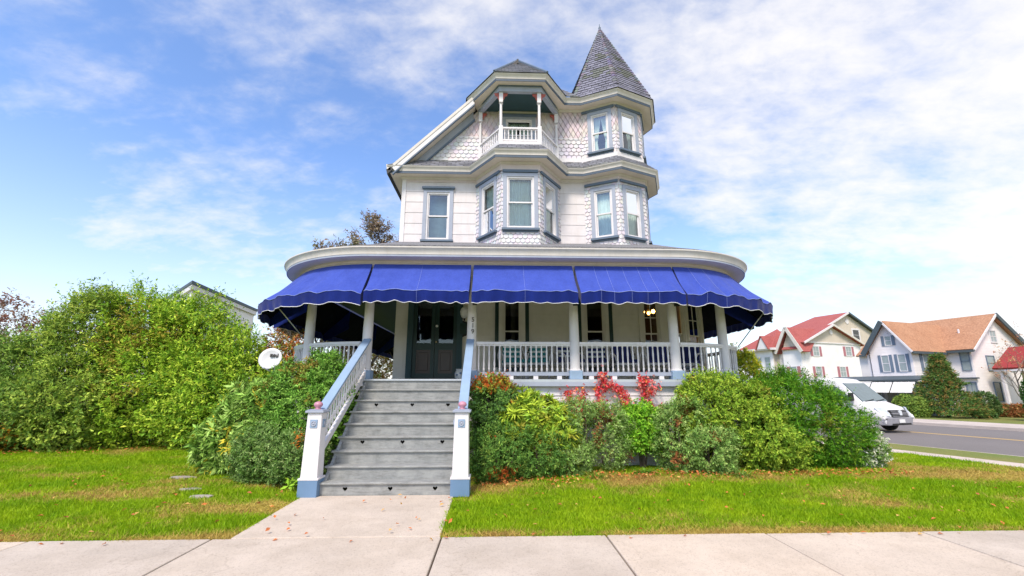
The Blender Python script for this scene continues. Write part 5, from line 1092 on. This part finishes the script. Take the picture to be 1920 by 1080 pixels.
# ------------------------------------------------------------------ far buildings, in the side street's frame
def siding_mat(name, c, pitch=.16):
    m, t, p = new_mat(name); g_ = coords(t); sx = nd(t, 'ShaderNodeSeparateXYZ'); L(t, g_, sx.inputs[0])
    a = nd(t, 'ShaderNodeMath', operation='DIVIDE'); L(t, sx.outputs[2], a.inputs[0]); a.inputs[1].default_value = pitch
    f = nd(t, 'ShaderNodeMath', operation='FRACT'); L(t, a.outputs[0], f.inputs[0])
    L(t, ramp(t, noise(t, .9, 5), [(.3, sc(c, .9)), (.7, sc(c, 1.04))]), p.inputs['Base Color']); p.inputs['Roughness'].default_value = .6
    b = nd(t, 'ShaderNodeBump', invert=True); b.inputs['Strength'].default_value = .3; b.inputs['Distance'].default_value = .03; L(t, f.outputs[0], b.inputs['Height']); L(t, b.outputs[0], p.inputs['Normal']); return m
def shingle_mat(name, c, c2):
    m, t, p = new_mat(name); L(t, mixcol(t, .55, ramp(t, noise(t, 1.0, 5), [(.3, c), (.7, c2)]), ramp(t, noise(t, 9, 5, .7), [(.35, sc(c, .6)), (.65, sc(c2, 1.2))])), p.inputs['Base Color']); p.inputs['Roughness'].default_value = .9; bump(t, p, noise(t, 14, 4), .6, .03); return m
M['vinyl'] = siding_mat('white_vinyl_siding', (.84, .82, .83)); M['vinylb'] = siding_mat('beige_vinyl_siding', (.62, .55, .46)); M['vinyl2'] = siding_mat('warm_white_clapboard', (.84, .79, .78), .2); M['vinylg'] = siding_mat('grey_white_clapboard', (.78, .75, .75), .2)
M['redroof'] = shingle_mat('red_roof_shingles', (.33, .075, .07), (.42, .12, .105)); M['brownroof'] = shingle_mat('tan_roof_shingles', (.36, .17, .09), (.48, .26, .15))
M['farpane'] = plain('far_window_glass', (.30, .36, .37), .12); M['darkpane'] = plain('dark_window_glass', (.05, .05, .05), .15); M['pinkshut'] = paint('faded_rose_shutter', (.42, .17, .20)); M['blueshut'] = paint('slate_blue_shutter', (.16, .21, .28)); M['darkgrey'] = paint('dark_grey_trim', (.075, .10, .115)); M['awnw'] = plain('white_metal_awning', (.72, .71, .68), .5); M['redawn'] = plain('dark_red_roofing', (.30, .03, .03), .7)
class Fr:
    """local frame of a far wall: e = along the wall to the right as seen from its front, f = outward"""
    def __init__(s, kind, at): s.k = kind; s.at = at
    def P(s, a, z, out=0.0):
        if s.k == 'street': return SN(a, s.at - out, z)          # faces -n, runs along s (right = smaller s)
        return SN(s.at - out, a, z)                              # faces -s, runs along n
def fwin(parent, fr, a0, a1, z0, z1, shut=None, pane='farpane', bars=(1, 2), trim='white', tw=.09, sw=.28):
    def bx(mb, x0, x1, y0, y1, d0, d1):
        o = Vector(fr.P(x0, y0, d0)); return mb.obox(o, Vector(fr.P(x1, y0, d0)) - o, Vector(fr.P(x0, y1, d0)) - o, Vector(fr.P(x0, y0, d1)) - o)
    a0, a1 = min(a0, a1), max(a0, a1)
    mb = MB(); bx(mb, a0 - tw, a0, z0 - tw, z1 + tw, 0, .05); bx(mb, a1, a1 + tw, z0 - tw, z1 + tw, 0, .05); bx(mb, a0, a1, z1, z1 + tw, 0, .048); bx(mb, a0, a1, z0 - tw, z0, 0, .06)
    W_ = mb.build('window', M[trim], parent); bx(MB(), a0, a1, z0, z1, .004, .014).build('pane', M[pane], W_)
    mb = MB(); 
    for k in range(1, bars[1]): z = z0 + (z1 - z0) * k / bars[1]; bx(mb, a0, a1, z - .02, z + .02, .015, .03)
    for k in range(1, bars[0]): x = a0 + (a1 - a0) * k / bars[0]; bx(mb, x - .015, x + .015, z0, z1, .015, .028)
    if mb.v: mb.build('glazing_bar', M[trim], W_)
    if shut:
        for (x0, x1) in ((a0 - tw - sw, a0 - tw - .01), (a1 + tw + .01, a1 + tw + sw)):
            o = bx(MB(), x0, x1, z0 - .05, z1 + .05, .0, .045).build('shutter', M[shut], W_)
    return W_
def wall(parent, fr, pts, mat, name='wall', th=.15):
    mb = MB(); P_ = [Vector(fr.P(a, z, 0)) for a, z in pts]; d = Vector(fr.P(pts[0][0], pts[0][1], -th)) - P_[0]; return mb.prism(P_, d).build(name, M[mat], parent)
def slab(parent, q, mat, name, th=.12):
    q = [Vector(p) for p in q]; n_ = (q[1] - q[0]).cross(q[2] - q[0]).normalized(); n_ = n_ if n_.z > 0 else -n_; return MB().prism(q, n_ * th).build(name, M[mat], parent)
def trimbar(parent, a, b_, w_, h_, mat, name): return MB().beam(a, b_, w_, h_).build(name, M[mat], parent)
# --- white house with tan roof
GH = gz(42); WH = thing('neighbour_house', 'white house with tan shingle roof and blue shutters across the side street', 'house', SN(20, 42, GH))
sN, nM, nB = 18.5, 42.0, 49.0; ez, rz_ = 4.45, 6.95; nr = 45.5; s_far = 26.0; g0, gc, g1 = 20.0, 21.36, 22.72; nG = 38.0; gap = 6.45
fe = Fr('end', sN); fs = Fr('street', nM); fg = Fr('street', nG); fge = Fr('end', g0)
wall(WH, fe, [(nM, GH), (nB, GH), (nB, ez + .2), (nr, rz_ - .1), (nM, ez)], 'vinyl2'); wall(WH, fs, [(sN + .15, GH), (s_far, GH), (s_far, ez), (sN + .15, ez)], 'vinylg'); wall(WH, fg, [(g0, GH), (g1, GH), (g1, ez), (gc, gap - .1), (g0, ez)], 'vinyl2'); wall(WH, fge, [(nG + .15, GH), (nM, GH), (nM, ez), (nG + .15, ez)], 'vinylg'); wall(WH, Fr('end', g1 + .15), [(nG + .15, GH), (nM, GH), (nM, ez), (nG + .15, ez)], 'vinylg')
oh = .35; k = (rz_ - ez) / (nr - nM)
slab(WH, [SN(sN - oh, nM - oh, ez - oh * k), SN(s_far, nM - oh, ez - oh * k), SN(s_far, nr, rz_), SN(sN - oh, nr, rz_)], 'brownroof', 'roof'); slab(WH, [SN(sN - oh, nr, rz_), SN(s_far, nr, rz_), SN(s_far, nB + oh, ez + .2 - .25), SN(sN - oh, nB + oh, ez + .2 - .25)], 'brownroof', 'roof')
kg = (gap - ez) / (gc - g0)
slab(WH, [SN(g0 - .25, nG - oh, ez - .25 * kg), SN(gc, nG - oh, gap), SN(gc, nr, gap), SN(g0 - .25, nr - 1.2, ez - .25 * kg)], 'brownroof', 'roof'); slab(WH, [SN(g1 + .25, nG - oh, ez - .25 * kg), SN(gc, nG - oh, gap), SN(gc, nr, gap), SN(g1 + .25, nr, ez - .25 * kg)], 'brownroof', 'roof')
# dark rake and eave boards
for a, b_ in ((SN(gc, nG - oh - .03, gap + .02), SN(g1 + .28, nG - oh - .03, ez - .25 * kg)),): trimbar(WH, a, b_, .09, .34, 'darkgrey', 'rake_board')
trimbar(WH, SN(gc, nG - oh - .03, gap), SN(g0 - .28, nG - oh - .03, ez - .25 * kg), .07, .12, 'white', 'rake_board')
trimbar(WH, SN(g1 + .12, nG - oh - .02, ez - .42), SN(g1 + .5, nG - oh - .02, ez - .42), .2, .14, 'darkgrey', 'eave_return')
trimbar(WH, SN(sN - oh - .03, nr, rz_ + .02), SN(sN - oh - .03, nB + oh, ez - .02), .09, .3, 'darkgrey', 'rake_board'); trimbar(WH, SN(sN - oh - .03, nr, rz_), SN(sN - oh - .03, nM - oh, ez - oh * k), .07, .14, 'white', 'rake_board')
trimbar(WH, SN(sN - oh, nM - oh - .05, ez - oh * k - .04), SN(g0, nM - oh - .05, ez - oh * k - .04), .12, .16, 'darkgrey', 'gutter'); trimbar(WH, SN(g0 - .3, nG - oh, ez - .25 * kg - .03), SN(g0 - .3, nM - oh, ez - .25 * kg - .03), .12, .16, 'darkgrey', 'gutter')
trimbar(WH, SN(sN - .15, nM - .12, 2.27), SN(g0, nM - .12, 2.27), .3, .10, 'darkgrey', 'belt_roof'); trimbar(WH, SN(sN + .6, nM - .06, GH), SN(sN + .6, nM - .06, ez - .2), .07, .07, 'white', 'downpipe')
fwin(WH, fs, 18.66, 19.12, 2.85, 4.10, None, 'farpane', (1, 2), 'blueshut', .05); fwin(WH, fs, 18.62, 19.1, .65, 1.92, None, 'farpane', (2, 2), 'blueshut', .07)
fwin(WH, fe, 44.9, 45.65, 4.95, 5.75, None, 'farpane', (2, 2)); fwin(WH, fe, 43.75, 44.7, 2.85, 3.85, None, 'farpane', (1, 2), 'blueshut', .06); fwin(WH, fe, 46.6, 47.4, 2.85, 3.85, None, 'farpane', (1, 2), 'blueshut', .06); fwin(WH, fe, 43.95, 44.75, .65, 1.95, None, 'darkpane', (1, 2), 'blueshut', .07)
fwin(WH, fg, 21.12, 21.5, 4.72, 5.35, 'blueshut', 'farpane', (1, 2), 'white', .05, .2); fwin(WH, fg, 20.42, 20.85, 2.8, 3.95, 'blueshut', 'farpane', (1, 2), 'white', .05, .2); fwin(WH, fg, 21.5, 21.93, 2.8, 3.95, 'blueshut', 'farpane', (1, 2), 'white', .05, .2)
fwin(WH, fge, 39.2, 39.9, 2.8, 3.95, 'blueshut', 'farpane', (1, 2), 'white', .06, .3)
gp_ = MB().prism([SN(gc - .24, nG - .055, 5.40), SN(gc + .26, nG - .055, 5.40), SN(gc + .01, nG - .055, 5.68)], NV * .05).build('pointed_hood', M['white'], WH)
MB().tube([SN(19.6, 43.5, 5.5), SN(19.6, 43.5, 5.95)], .06, 8).build('vent_pipe', M['white'], WH)
# porch with striped metal awning
pn0 = 35.6
slab(WH, [SN(18.65, pn0, 2.05), SN(25.5, pn0, 2.05), SN(25.5, nG, 2.35), SN(18.65, nG, 2.35)], 'darkgrey', 'porch_roof', .1)
for kk in range(5):
    a = 18.85 + kk * 1.35; MB().prism([SN(a, pn0 + .05, 2.0), SN(a + 1.28, pn0 + .05, 2.0), SN(a + 1.28, pn0 - .55, 1.28), SN(a, pn0 - .55, 1.28)], NV * .03).build('porch_awning', M['awnw'], WH)
    for st_ in range(3): x = a + .35 + st_ * .38; MB().beam(SN(x, pn0 + .0, 1.98), SN(x, pn0 - .57, 1.27), .04, .05).build('awning_rib', M['vinylg'], WH)
wall(WH, Fr('street', pn0 + .1), [(18.8, GH), (25.4, GH), (25.4, 2.0), (18.8, 2.0)], 'blueshut', 'porch_wall')
wall(WH, Fr('end', 18.8), [(pn0 + .1, GH), (nG, GH), (nG, 2.0), (pn0 + .1, 2.0)], 'blueshut', 'porch_wall')
for a in (19.05, 20.05, 21.05, 22.1): fwin(WH, Fr('street', pn0 + .1), a, a + .75, .55, 1.5, None, 'darkpane', (1, 1), 'blueshut', .1)
# --- white and beige complex with red roofs, beyond
S0 = 40.0; GR = gz(58); RH = thing('apartment_house', 'white and beige gabled apartment house with red roofs and rose shutters', 'building', SN(S0, 58, GR))
nl, nr1, na = 54.4, 65.2, 59.8; e1, r1 = 7.30, 9.62; f0 = Fr('end', S0); f1 = Fr('street', nl)
wall(RH, f0, [(nl, GR), (nr1, GR), (nr1, e1), (nl, e1)], 'vinyl'); wall(RH, f0, [(nl + .05, e1), (nr1 - .05, e1), (na, r1 - .08)], 'vinylb', 'gable'); wall(RH, f1, [(S0 + .15, GR), (S0 + 8.6, GR), (S0 + 8.6, e1), (S0 + .15, e1)], 'vinyl')
kk = (r1 - e1) / (na - nl)
slab(RH, [SN(S0 - .5, nl - .5, e1 - .5 * kk), SN(S0 + 9, nl - .5, e1 - .5 * kk), SN(S0 + 4.2, na, r1), SN(S0 - .5, na, r1)], 'redroof', 'roof', .15); slab(RH, [SN(S0 - .5, nr1 + .5, e1 - .5 * kk), SN(S0 + 9, nr1 + .5, e1 - .5 * kk), SN(S0 + 4.2, na, r1), SN(S0 - .5, na, r1)], 'redroof', 'roof', .15); slab(RH, [SN(S0 + 9, nl - .5, e1 - .5 * kk), SN(S0 + 9, nr1 + .5, e1 - .5 * kk), SN(S0 + 4.2, na, r1)], 'redroof', 'roof', .15)
trimbar(RH, SN(S0 - .53, na, r1 + .05), SN(S0 - .53, nl - .5, e1 - .5 * kk + .05), .1, .25, 'white', 'rake_board'); trimbar(RH, SN(S0 - .53, na, r1 + .05), SN(S0 - .53, nr1 + .5, e1 - .5 * kk + .05), .1, .25, 'cream', 'rake_board'); trimbar(RH, SN(S0 - .06, nl, e1), SN(S0 - .06, nr1, e1), .1, .14, 'white', 'belt_board')
MB().lathe([(0, 0), (.30, 0), (.30, .06), (0, .06)], 16, SN(S0 - .01, na, 8.75), -DV).build('round_vent', M['white'], RH)
for (n0, n1_, z0, z1_) in ((56.0, 57.0, 5.6, 6.75), (62.2, 63.2, 5.75, 6.9), (56.0, 57.0, 2.95, 4.2), (60.5, 61.5, 3.0, 4.25)): fwin(RH, f0, n0, n1_, z0, z1_, 'pinkshut', 'farpane', (2, 2), 'white', .1, .42)
for (a, z0, z1_) in ((42.75, 2.9, 4.1),): fwin(RH, f1, a, a + .9, z0, z1_, 'pinkshut', 'farpane', (1, 2), 'white', .1, .42)
MB().prism([SN(S0 - .05, nl - .9, e1 - .9), SN(S0 + 2.4, nl - .9, e1 - .9), SN(S0 + 2.4, nl + .02, e1 - .1), SN(S0 - .05, nl + .02, e1 - .1)], (0, 0, .12)).build('canopy_roof', M['redroof'], RH)
# street-side cross gable with deep white rake
c0, c1, cm = 40.05, 42.55, 41.3; fc = Fr('street', nl - .6); ct = 9.2
wall(RH, fc, [(c0, GR), (c1, GR), (c1, 6.4), (c0, 6.4)], 'vinyl'); wall(RH, fc, [(c0, 6.4), (c1, 6.4), (cm, ct - .15)], 'vinylb', 'gable'); wall(RH, Fr('end', c0), [(nl - .45, GR), (nl, GR), (nl, 6.4), (nl - .45, 6.4)], 'vinyl')
slab(RH, [SN(c0 - .6, nl - 1.2, 5.95), SN(cm, nl - 1.2, ct), SN(cm, na, ct), SN(c0 - .6, nl + .1, 5.95)], 'redroof', 'roof', .15); slab(RH, [SN(c1 + .6, nl - 1.2, 5.95), SN(cm, nl - 1.2, ct), SN(cm, na, ct), SN(c1 + .6, na, 5.95)], 'redroof', 'roof', .15)
for e_ in (c0 - .6, c1 + .6): trimbar(RH, SN(cm, nl - 1.23, ct + .05), SN(e_, nl - 1.23, 5.98), .1, .4, 'cream', 'rake_board')
for a in (40.9,): fwin(RH, fc, a, a + .8, 3.0, 4.2, 'pinkshut', 'farpane', (1, 2), 'white', .1, .42)
# tall beige block behind on the right
S2 = 47.0; fb = Fr('end', S2); b0, b1_, bm = 66.0, 82.0, 74.4; eb, rb = 9.5, 13.2
wall(RH, fb, [(b0, GR - .2), (b1_, GR - .2), (b1_, eb), (bm, rb - .1), (b0, eb)], 'vinylb', 'rear_wing_wall'); slab(RH, [SN(S2 - .5, b0 - .6, eb - .28), SN(S2 + 9, b0 - .6, eb - .28), SN(S2 + 5, bm, rb), SN(S2 - .5, bm, rb)], 'redroof', 'roof', .15); slab(RH, [SN(S2 - .5, b1_ + .6, eb - .28), SN(S2 + 9, b1_ + .6, eb - .28), SN(S2 + 5, bm, rb), SN(S2 - .5, bm, rb)], 'darkgrey', 'roof', .15)
trimbar(RH, SN(S2 - .53, bm, rb + .05), SN(S2 - .53, b0 - .6, eb - .25), .1, .28, 'white', 'rake_board'); trimbar(RH, SN(S2 - .53, bm, rb + .05), SN(S2 - .53, b1_ + .6, eb - .25), .1, .28, 'darkgrey', 'rake_board'); MB().lathe([(0, 0), (.4, 0), (.4, .06), (0, .06)], 16, SN(S2 - .01, bm, 11.9), -DV).build('round_vent', M['white'], RH)
wall(RH, Fr('street', b0), [(S2 + .15, GR - .2), (S2 + 8.5, GR - .2), (S2 + 8.5, eb), (S2 + .15, eb)], 'vinylb', 'rear_wing_wall')
fwin(RH, fb, 75.4, 76.8, 9.0, 10.6, None, 'darkpane', (1, 2), 'white', .25); fwin(RH, fb, 67.2, 68.6, 9.0, 9.8, None, 'darkpane', (1, 2), 'white', .25); fwin(RH, fb, 70.2, 71.8, 3.3, 4.9, None, 'farpane', (2, 2), 'white', .2)
# further left: hipped wing with small dormer gables
h0, h1, hn = 43.6, 48.2, nl - 1.2; he, hr = 6.75, 9.5; fh = Fr('street', hn)
wall(RH, fh, [(h0, GR), (h1, GR), (h1, he), (h0, he)], 'vinyl', 'wing_wall'); wall(RH, Fr('end', h0), [(hn + .15, GR), (hn + 1.2, GR), (hn + 1.2, he), (hn + .15, he)], 'vinylb', 'wing_wall'); ap = SN(h0 + 1.2, hn + 3, hr)
for a, b_ in ((SN(h0 - .6, hn - .6, he - .1), SN(h1 + .6, hn - .6, he - .1)), (SN(h0 - .6, hn + 5, he - .1), SN(h0 - .6, hn - .6, he - .1)), (SN(h1 + .6, hn - .6, he - .1), SN(h1 + .6, hn + 8.6, he - .1))): MB().prism([a, b_, ap], (0, 0, .12)).build('roof', M['redroof'], RH)
trimbar(RH, SN(h0 - .6, hn - .65, he - .12), SN(h1 + .6, hn - .65, he - .12), .1, .3, 'white', 'gutter'); trimbar(RH, SN(h0 - .65, hn - .6, he - .12), SN(h0 - .65, hn + 1, he - .12), .1, .3, 'white', 'gutter')
MB().prism([SN(h0 - .1, hn - .9, he - .1), SN(h0 + 1.5, hn - .9, he - .1), SN(h0 + .7, hn - .9, he + 1.5)], NV * .3).build('dormer_gable', M['white'], RH); slab(RH, [SN(h0 - .25, hn - 1.0, he - .2), SN(h0 + .7, hn - 1.0, he + 1.62), SN(h0 + .7, hn + 1.6, he + 1.62), SN(h0 - .25, hn + .2, he - .2)], 'redroof', 'roof'); slab(RH, [SN(h0 + 1.65, hn - 1.0, he - .2), SN(h0 + .7, hn - 1.0, he + 1.62), SN(h0 + .7, hn + 1.6, he + 1.62), SN(h0 + 1.65, hn + .2, he - .2)], 'redroof', 'roof')
for a in (44.0, 45.4, 46.8): fwin(RH, fh, a, a + .8, 4.1, 5.6, None, 'farpane', (1, 2), 'white', .12)
# --- pale building behind the left screen
LB = thing('pale_building', 'plain white building with grey eaves behind the left shrubs', 'building', (-19, 29, 0))
fp_ = [(-15.25, 22.2), (-16.3, 30), (-22.5, 36), (-22, 29)]; cxy = Vector((-19, 29.3))
def grown(k): return [tuple(cxy + (Vector(q) - cxy) * k) for q in fp_]
MB().prism([(x, y, 0) for x, y in fp_], (0, 0, 6.35)).build('wall', M['vinyl'], LB); MB().prism([(x, y, 6.36) for x, y in grown(1.05)], (0, 0, .24)).build('eaves', M['white'], LB); MB().prism([(x, y, 6.605) for x, y in grown(1.065)], (0, 0, .16)).build('roof', M['darkgrey'], LB)
dq = (Vector(fp_[1]) - Vector(fp_[0])).normalized(); nq = Vector((dq.y, -dq.x))
for f in (1.6, 4.2, 6.6):
    for z in (1.2, 4.0):
        q_ = Vector(fp_[0]) + dq * f; w_ = MB().obox((q_.x, q_.y, z), (dq.x, dq.y, 0), (nq.x * .05, nq.y * .05, 0), (0, 0, 1.6)).build('window', M['white'], LB); q_ = q_ + dq * .1 + nq * .051; MB().obox((q_.x, q_.y, z + .1), (dq.x * .8, dq.y * .8, 0), (nq.x * .01, nq.y * .01, 0), (0, 0, 1.4)).build('pane', M['farpane'], w_)
# --- red-roofed porch at the far right edge
RP = thing('red_roofed_porch', 'dark red porch roof of a house at the far right edge', 'porch', SN(17, 50, gz(50)))
# placed nearer the street than the white house's gable end
ra, rn = 15.3, 43.0; zb_ = 2.85
slab(RP, [SN(ra, rn, zb_), SN(ra + 2.6, rn - .2, zb_), SN(ra + 2.6, rn + 2.6, zb_ + 1.55), SN(ra, rn + 2.6, zb_ + 1.55)], 'redawn', 'roof', .12); slab(RP, [SN(ra - 6, rn, zb_), SN(ra, rn, zb_), SN(ra, rn + 2.6, zb_ + 1.55), SN(ra - 6, rn + 2.6, zb_ + 1.55)], 'redawn', 'roof', .12)
trimbar(RP, SN(ra - 6, rn - .05, zb_ - .06), SN(ra + 2.6, rn - .05, zb_ - .06), .12, .16, 'white', 'fascia'); 
for a in (ra + 2.3, ra - .2, ra - 3): MB().beam(SN(a, rn + .2, gz(43)), SN(a, rn + .2, zb_), .16, .16, (1, 0, 0)).build('post', M['white'], RP)
wall(RP, Fr('street', rn + 2.4), [(ra - 6, gz(45)), (ra + 2.2, gz(45)), (ra + 2.2, zb_ + 1.3), (ra - 6, zb_ + 1.3)], 'vinylb')
# --- greenery across the street
def cone_tree(name, label, s_, n__, h, r, seed, pal):
    b_ = Vector(SG(s_, n__)); rng = np.random.default_rng(seed); T = thing(name, label, 'tree', b_); MB().tube([b_, b_ + Vector((0, 0, h * .95))], [.12, .02], 7).build('trunk', M['bark'], T, smooth=True)
    n_ = 6500; z = rng.random(n_) ** 1.35; a = rng.random(n_) * 6.283; rad = r * (1 - z) ** 1.1 * (.5 + .45 * rng.random(n_) ** .4) * (1 + .7 * (vnoise(a * 2.6 + 9, z * 12 + 3) - .5) * 2 * .8); P = np.c_[b_.x + rad * np.cos(a), b_.y + rad * np.sin(a), b_.z + .25 + z * (h - .25)]
    sd = unit(np.c_[np.cos(a), np.sin(a), np.full(n_, .25)] + rng.normal(size=(n_, 3)) * .25); cols = pick_cols(pal, n_, rng)
    link('crown', leaf_mesh('crown', *shoots_to_leaves(rng, P, sd, .22 + .15 * rng.random(n_), 6, .13, .035, cols, .6), M['leaf']), T, kind='stuff')
cone_tree('spruce_tree', 'conical evergreen with rusty tinges in front of the white neighbour house', 17.3, 35.4, 3.85, 1.5, 3, [((.045, .10, .025), 4), ((.09, .14, .03), 3), ((.20, .13, .04), 2)])
def far_bush(name, label, s_, n__, rs, h, seed, pal, num=1500, lump=.1, box=False): 
    b_ = Vector(SG(s_, n__)); return bush(name, label, 'hedge', [(b_.x, b_.y, b_.z + h * .5, rs, rs, h * .58)], num, 7, .10, .045, pal, .14, seed=seed, zmin=b_.z, lump=lump, loc=b_, stems=2)
HG = [((.10, .16, .03), 3), ((.16, .22, .04), 2)]
far_bush('clipped_hedge', 'small clipped hedge nearest the van, left of its pair by the porch', 18.7, 33.9, .62, 1.25, 51, HG); far_bush('clipped_hedge', 'small clipped hedge right of its pair, by the porch corner', 18.0, 33.7, .62, 1.15, 52, HG)
far_bush('round_bush', 'big dark green bush at the far right edge across the street', 12.9, 36.2, 1.15, 2.6, 53, [((.03, .09, .02), 3), ((.06, .14, .025), 2)], 3200)
far_bush('round_bush', 'low dark bush at the right foot of the conical evergreen', 16.4, 37.3, .7, 1.5, 54, [((.05, .10, .03), 3), ((.09, .13, .04), 2)], 1200)
for kx in range(5): far_bush('russet_plant', ['leftmost low russet plant along the base of the white neighbour house', 'second low russet plant from the left along the neighbour house', 'middle low russet plant along the neighbour house base', 'fourth low russet plant from the left along the neighbour house', 'rightmost low russet plant along the neighbour house base'][kx], 17.6 - .42 * kx + (.2 if kx == 4 else 0), 39.6 + kx * .35, .55, .75, 60 + kx, [((.26, .10, .04), 3), ((.14, .14, .04), 2), ((.30, .17, .06), 1)], 500)
bt_ = Vector(SG(15.2, 39.2)); tree('bare_tree', 'small bare twiggy tree in front of the neighbour house gable end', tuple(bt_), 4.6, .07, 4, [((.35, .20, .10), 2), ((.25, .12, .07), 2)], 160, .10, .05, 21, .6, (0, 0), .3, 4, .2, barkm='greybark')
# ------------------------------------------------------------------ van
def van():
    T = thing('van', 'white delivery van with black grille driving towards the corner', 'van', SN(14.9, 21.3, gz(21.3) - .1)); M['vanw'] = plain('white_car_paint', (.80, .80, .82), .25); M['vang'] = plain('grey_bumper_plastic', (.30, .30, .33), .45); M['tyre'] = plain('tyre_rubber', (.02, .02, .02), .8); M['ws'] = plain('windscreen_glass', (.12, .17, .19), .05, 0, .9); M['lens'] = plain('headlamp_lens', (.62, .66, .70), .08, .2)
    gzv = gz(20.6) - .10; sF = 12.15; nC = 21.5
    def W_(x, y, z): return Vector(SN(sF + x, nC + y, gzv + z))            # x back from the nose, y to the right of the viewer, z up
    st_ = [(.00, .45, .62, .80, .80, .97), (.05, .36, .80, .90, .90, .985), (.30, .32, 1.02, .96, .94, 1.0), (.62, .32, 1.14, .98, .92, 1.0), (.80, .32, 1.22, .99, .90, 1.0), (1.60, .32, 2.02, 1.0, .80, 1.0), (1.85, .32, 2.18, 1.0, .80, 1.0), (2.3, .32, 2.25, 1.0, .80, 1.0), (5.2, .32, 2.27, 1.0, .80, 1.0), (5.4, .35, 2.2, .98, .78, .98)]
    vs = []; fs = []; m_ = 12
    for (x, zb, zt, w_, wt, wm) in st_:
        zm = zb + (min(zt, 1.15) - zb) * .55; prof = [(-w_ * .92, zb), (-w_, zb + .12), (-wm, zm), (-(wm * .5 + wt * .5) if zt > 1.3 else -wm * .98, max(zm + .05, (zm + zt) / 2)), (-wt, zt - .10), (-wt * .82, zt - .015)]
        prof += [(-a, b_) for a, b_ in prof[::-1]]; vs += [W_(x, a, b_) for a, b_ in prof]
    for i in range(len(st_) - 1): fs += [(i * m_ + j, i * m_ + (j + 1) % m_, (i + 1) * m_ + (j + 1) % m_, (i + 1) * m_ + j) for j in range(m_)]
    fs += [tuple(range(m_)), tuple(range((len(st_) - 1) * m_, len(st_) * m_))]
    body = MB().add(vs, fs).build('body', M['vanw'], T); smooth_by_angle(body, 35)
    wsd = MB(); wsd.add([W_(.84 - .03, -.80, 1.24), W_(.84 - .03, .80, 1.24), W_(1.60 - .035, .70, 2.0), W_(1.60 - .035, -.70, 2.0), W_(.84 + .05, -.80, 1.2), W_(.84 + .05, .80, 1.2), W_(1.66, .7, 2.0), W_(1.66, -.7, 2.0)], [(0, 1, 2, 3), (0, 4, 5, 1), (1, 5, 6, 2), (2, 6, 7, 3), (3, 7, 4, 0)]); ws = wsd.build('windscreen', M['ws'], body)
    for y in (-.35, .35): MB().tube([W_(.80, y - .3, 1.24), W_(.84, y + .32, 1.31)], .014, 5).build('wiper', M['black'], ws)
    bm_ = MB().add([W_(-.04, -.72, .30), W_(-.04, .72, .30), W_(-.06, .76, .62), W_(-.06, -.76, .62), W_(.25, -1.0, .30), W_(.25, 1.0, .30), W_(.22, 1.01, .66), W_(.22, -1.01, .66)], [(0, 1, 2, 3), (4, 7, 6, 5), (0, 4, 5, 1), (1, 5, 6, 2), (2, 6, 7, 3), (3, 7, 4, 0)]).build('bumper', M['vang'], T); bevel(bm_, .04, 2)
    gr = MB().add([W_(-.055, -.52, .62), W_(-.055, .52, .62), W_(.02, .50, .90), W_(.02, -.50, .90), W_(.1, -.52, .62), W_(.1, .52, .62), W_(.12, .5, .9), W_(.12, -.5, .9)], [(0, 1, 2, 3), (4, 7, 6, 5), (0, 4, 5, 1), (1, 5, 6, 2), (2, 6, 7, 3), (3, 7, 4, 0)]).build('grille', M['black'], T)
    for z in (.66, .72, .79, .86):
        x = -.066 + (z - .62) * .27; MB().beam(W_(x, -.5, z), W_(x, .5, z), .02, .018).build('grille_bar', M['vang'], gr)
    MB().prism([W_(-.05, -.07, .70), W_(-.05, .07, .70), W_(-.02, .10, .86), W_(-.03, 0, .90), W_(-.02, -.10, .86)], -DV * .03).build('emblem', M['lens'], gr)
    MB().beam(W_(-.05, -.52, .775), W_(-.05, .52, .775), .03, .03).build('grille_cross_bar', M['vang'], gr)
    for y in (-1, 1): MB().add([W_(.0, y * .58, .66), W_(.12, y * .90, .72), W_(.36, y * .955, 1.0), W_(.16, y * .70, .98), W_(-.05, y * .58, .66), W_(.06, y * .94, .70), W_(.33, y * .985, 1.01), W_(.10, y * .70, 1.0)], [(4, 5, 6, 7), (0, 4, 5, 1), (1, 5, 6, 2), (2, 6, 7, 3), (3, 7, 4, 0)]).build('headlight', M['lens'], T)
    bevel(MB().obox(W_(-.085, -.17, .40), W_(-.085, .17, .40) - W_(-.085, -.17, .40), Vector((0, 0, .13)), DV * .03).build('number_plate', M['milk'], T), .005)
    MB().add([W_(-.045, -.6, .31), W_(-.045, .6, .31), W_(-.05, .6, .38), W_(-.05, -.6, .38), W_(.05, -.6, .31), W_(.05, .6, .31), W_(.05, .6, .38), W_(.05, -.6, .38)], [(0, 1, 2, 3), (4, 7, 6, 5), (0, 4, 5, 1), (1, 5, 6, 2), (2, 6, 7, 3), (3, 7, 4, 0)]).build('air_intake', M['black'], T)
    for x in (.95, 4.3):
        for y in (-1, 1):
            c = W_(x, y * .88, .34); wh = MB().lathe([(.2, -.10), (.32, -.10), (.345, -.07), (.345, .07), (.32, .10), (.2, .10)], 22, c, NV).build('wheel', M['tyre'], T, smooth=True); MB().lathe([(0, -.02), (.2, -.04), (.215, .0), (.2, .085), (.05, .06), (0, .06)], 16, c, NV * y).build('rim', M['steel'], wh, smooth=True)
    for y in (-1, 1):
        MB().prism([W_(1.05, y * .955, 1.28), W_(1.75, y * .895, 1.85), W_(2.3, y * .89, 1.85), W_(2.3, y * .975, 1.22)], NV * (y * .03)).build('side_window', M['ws'], body)
        mi = MB().obox(W_(1.0, y * 1.0, 1.25), NV * (y * .22), DV * .12, (0, 0, .34)).build('mirror', M['black'], T); bevel(mi, .03, 2)
van()
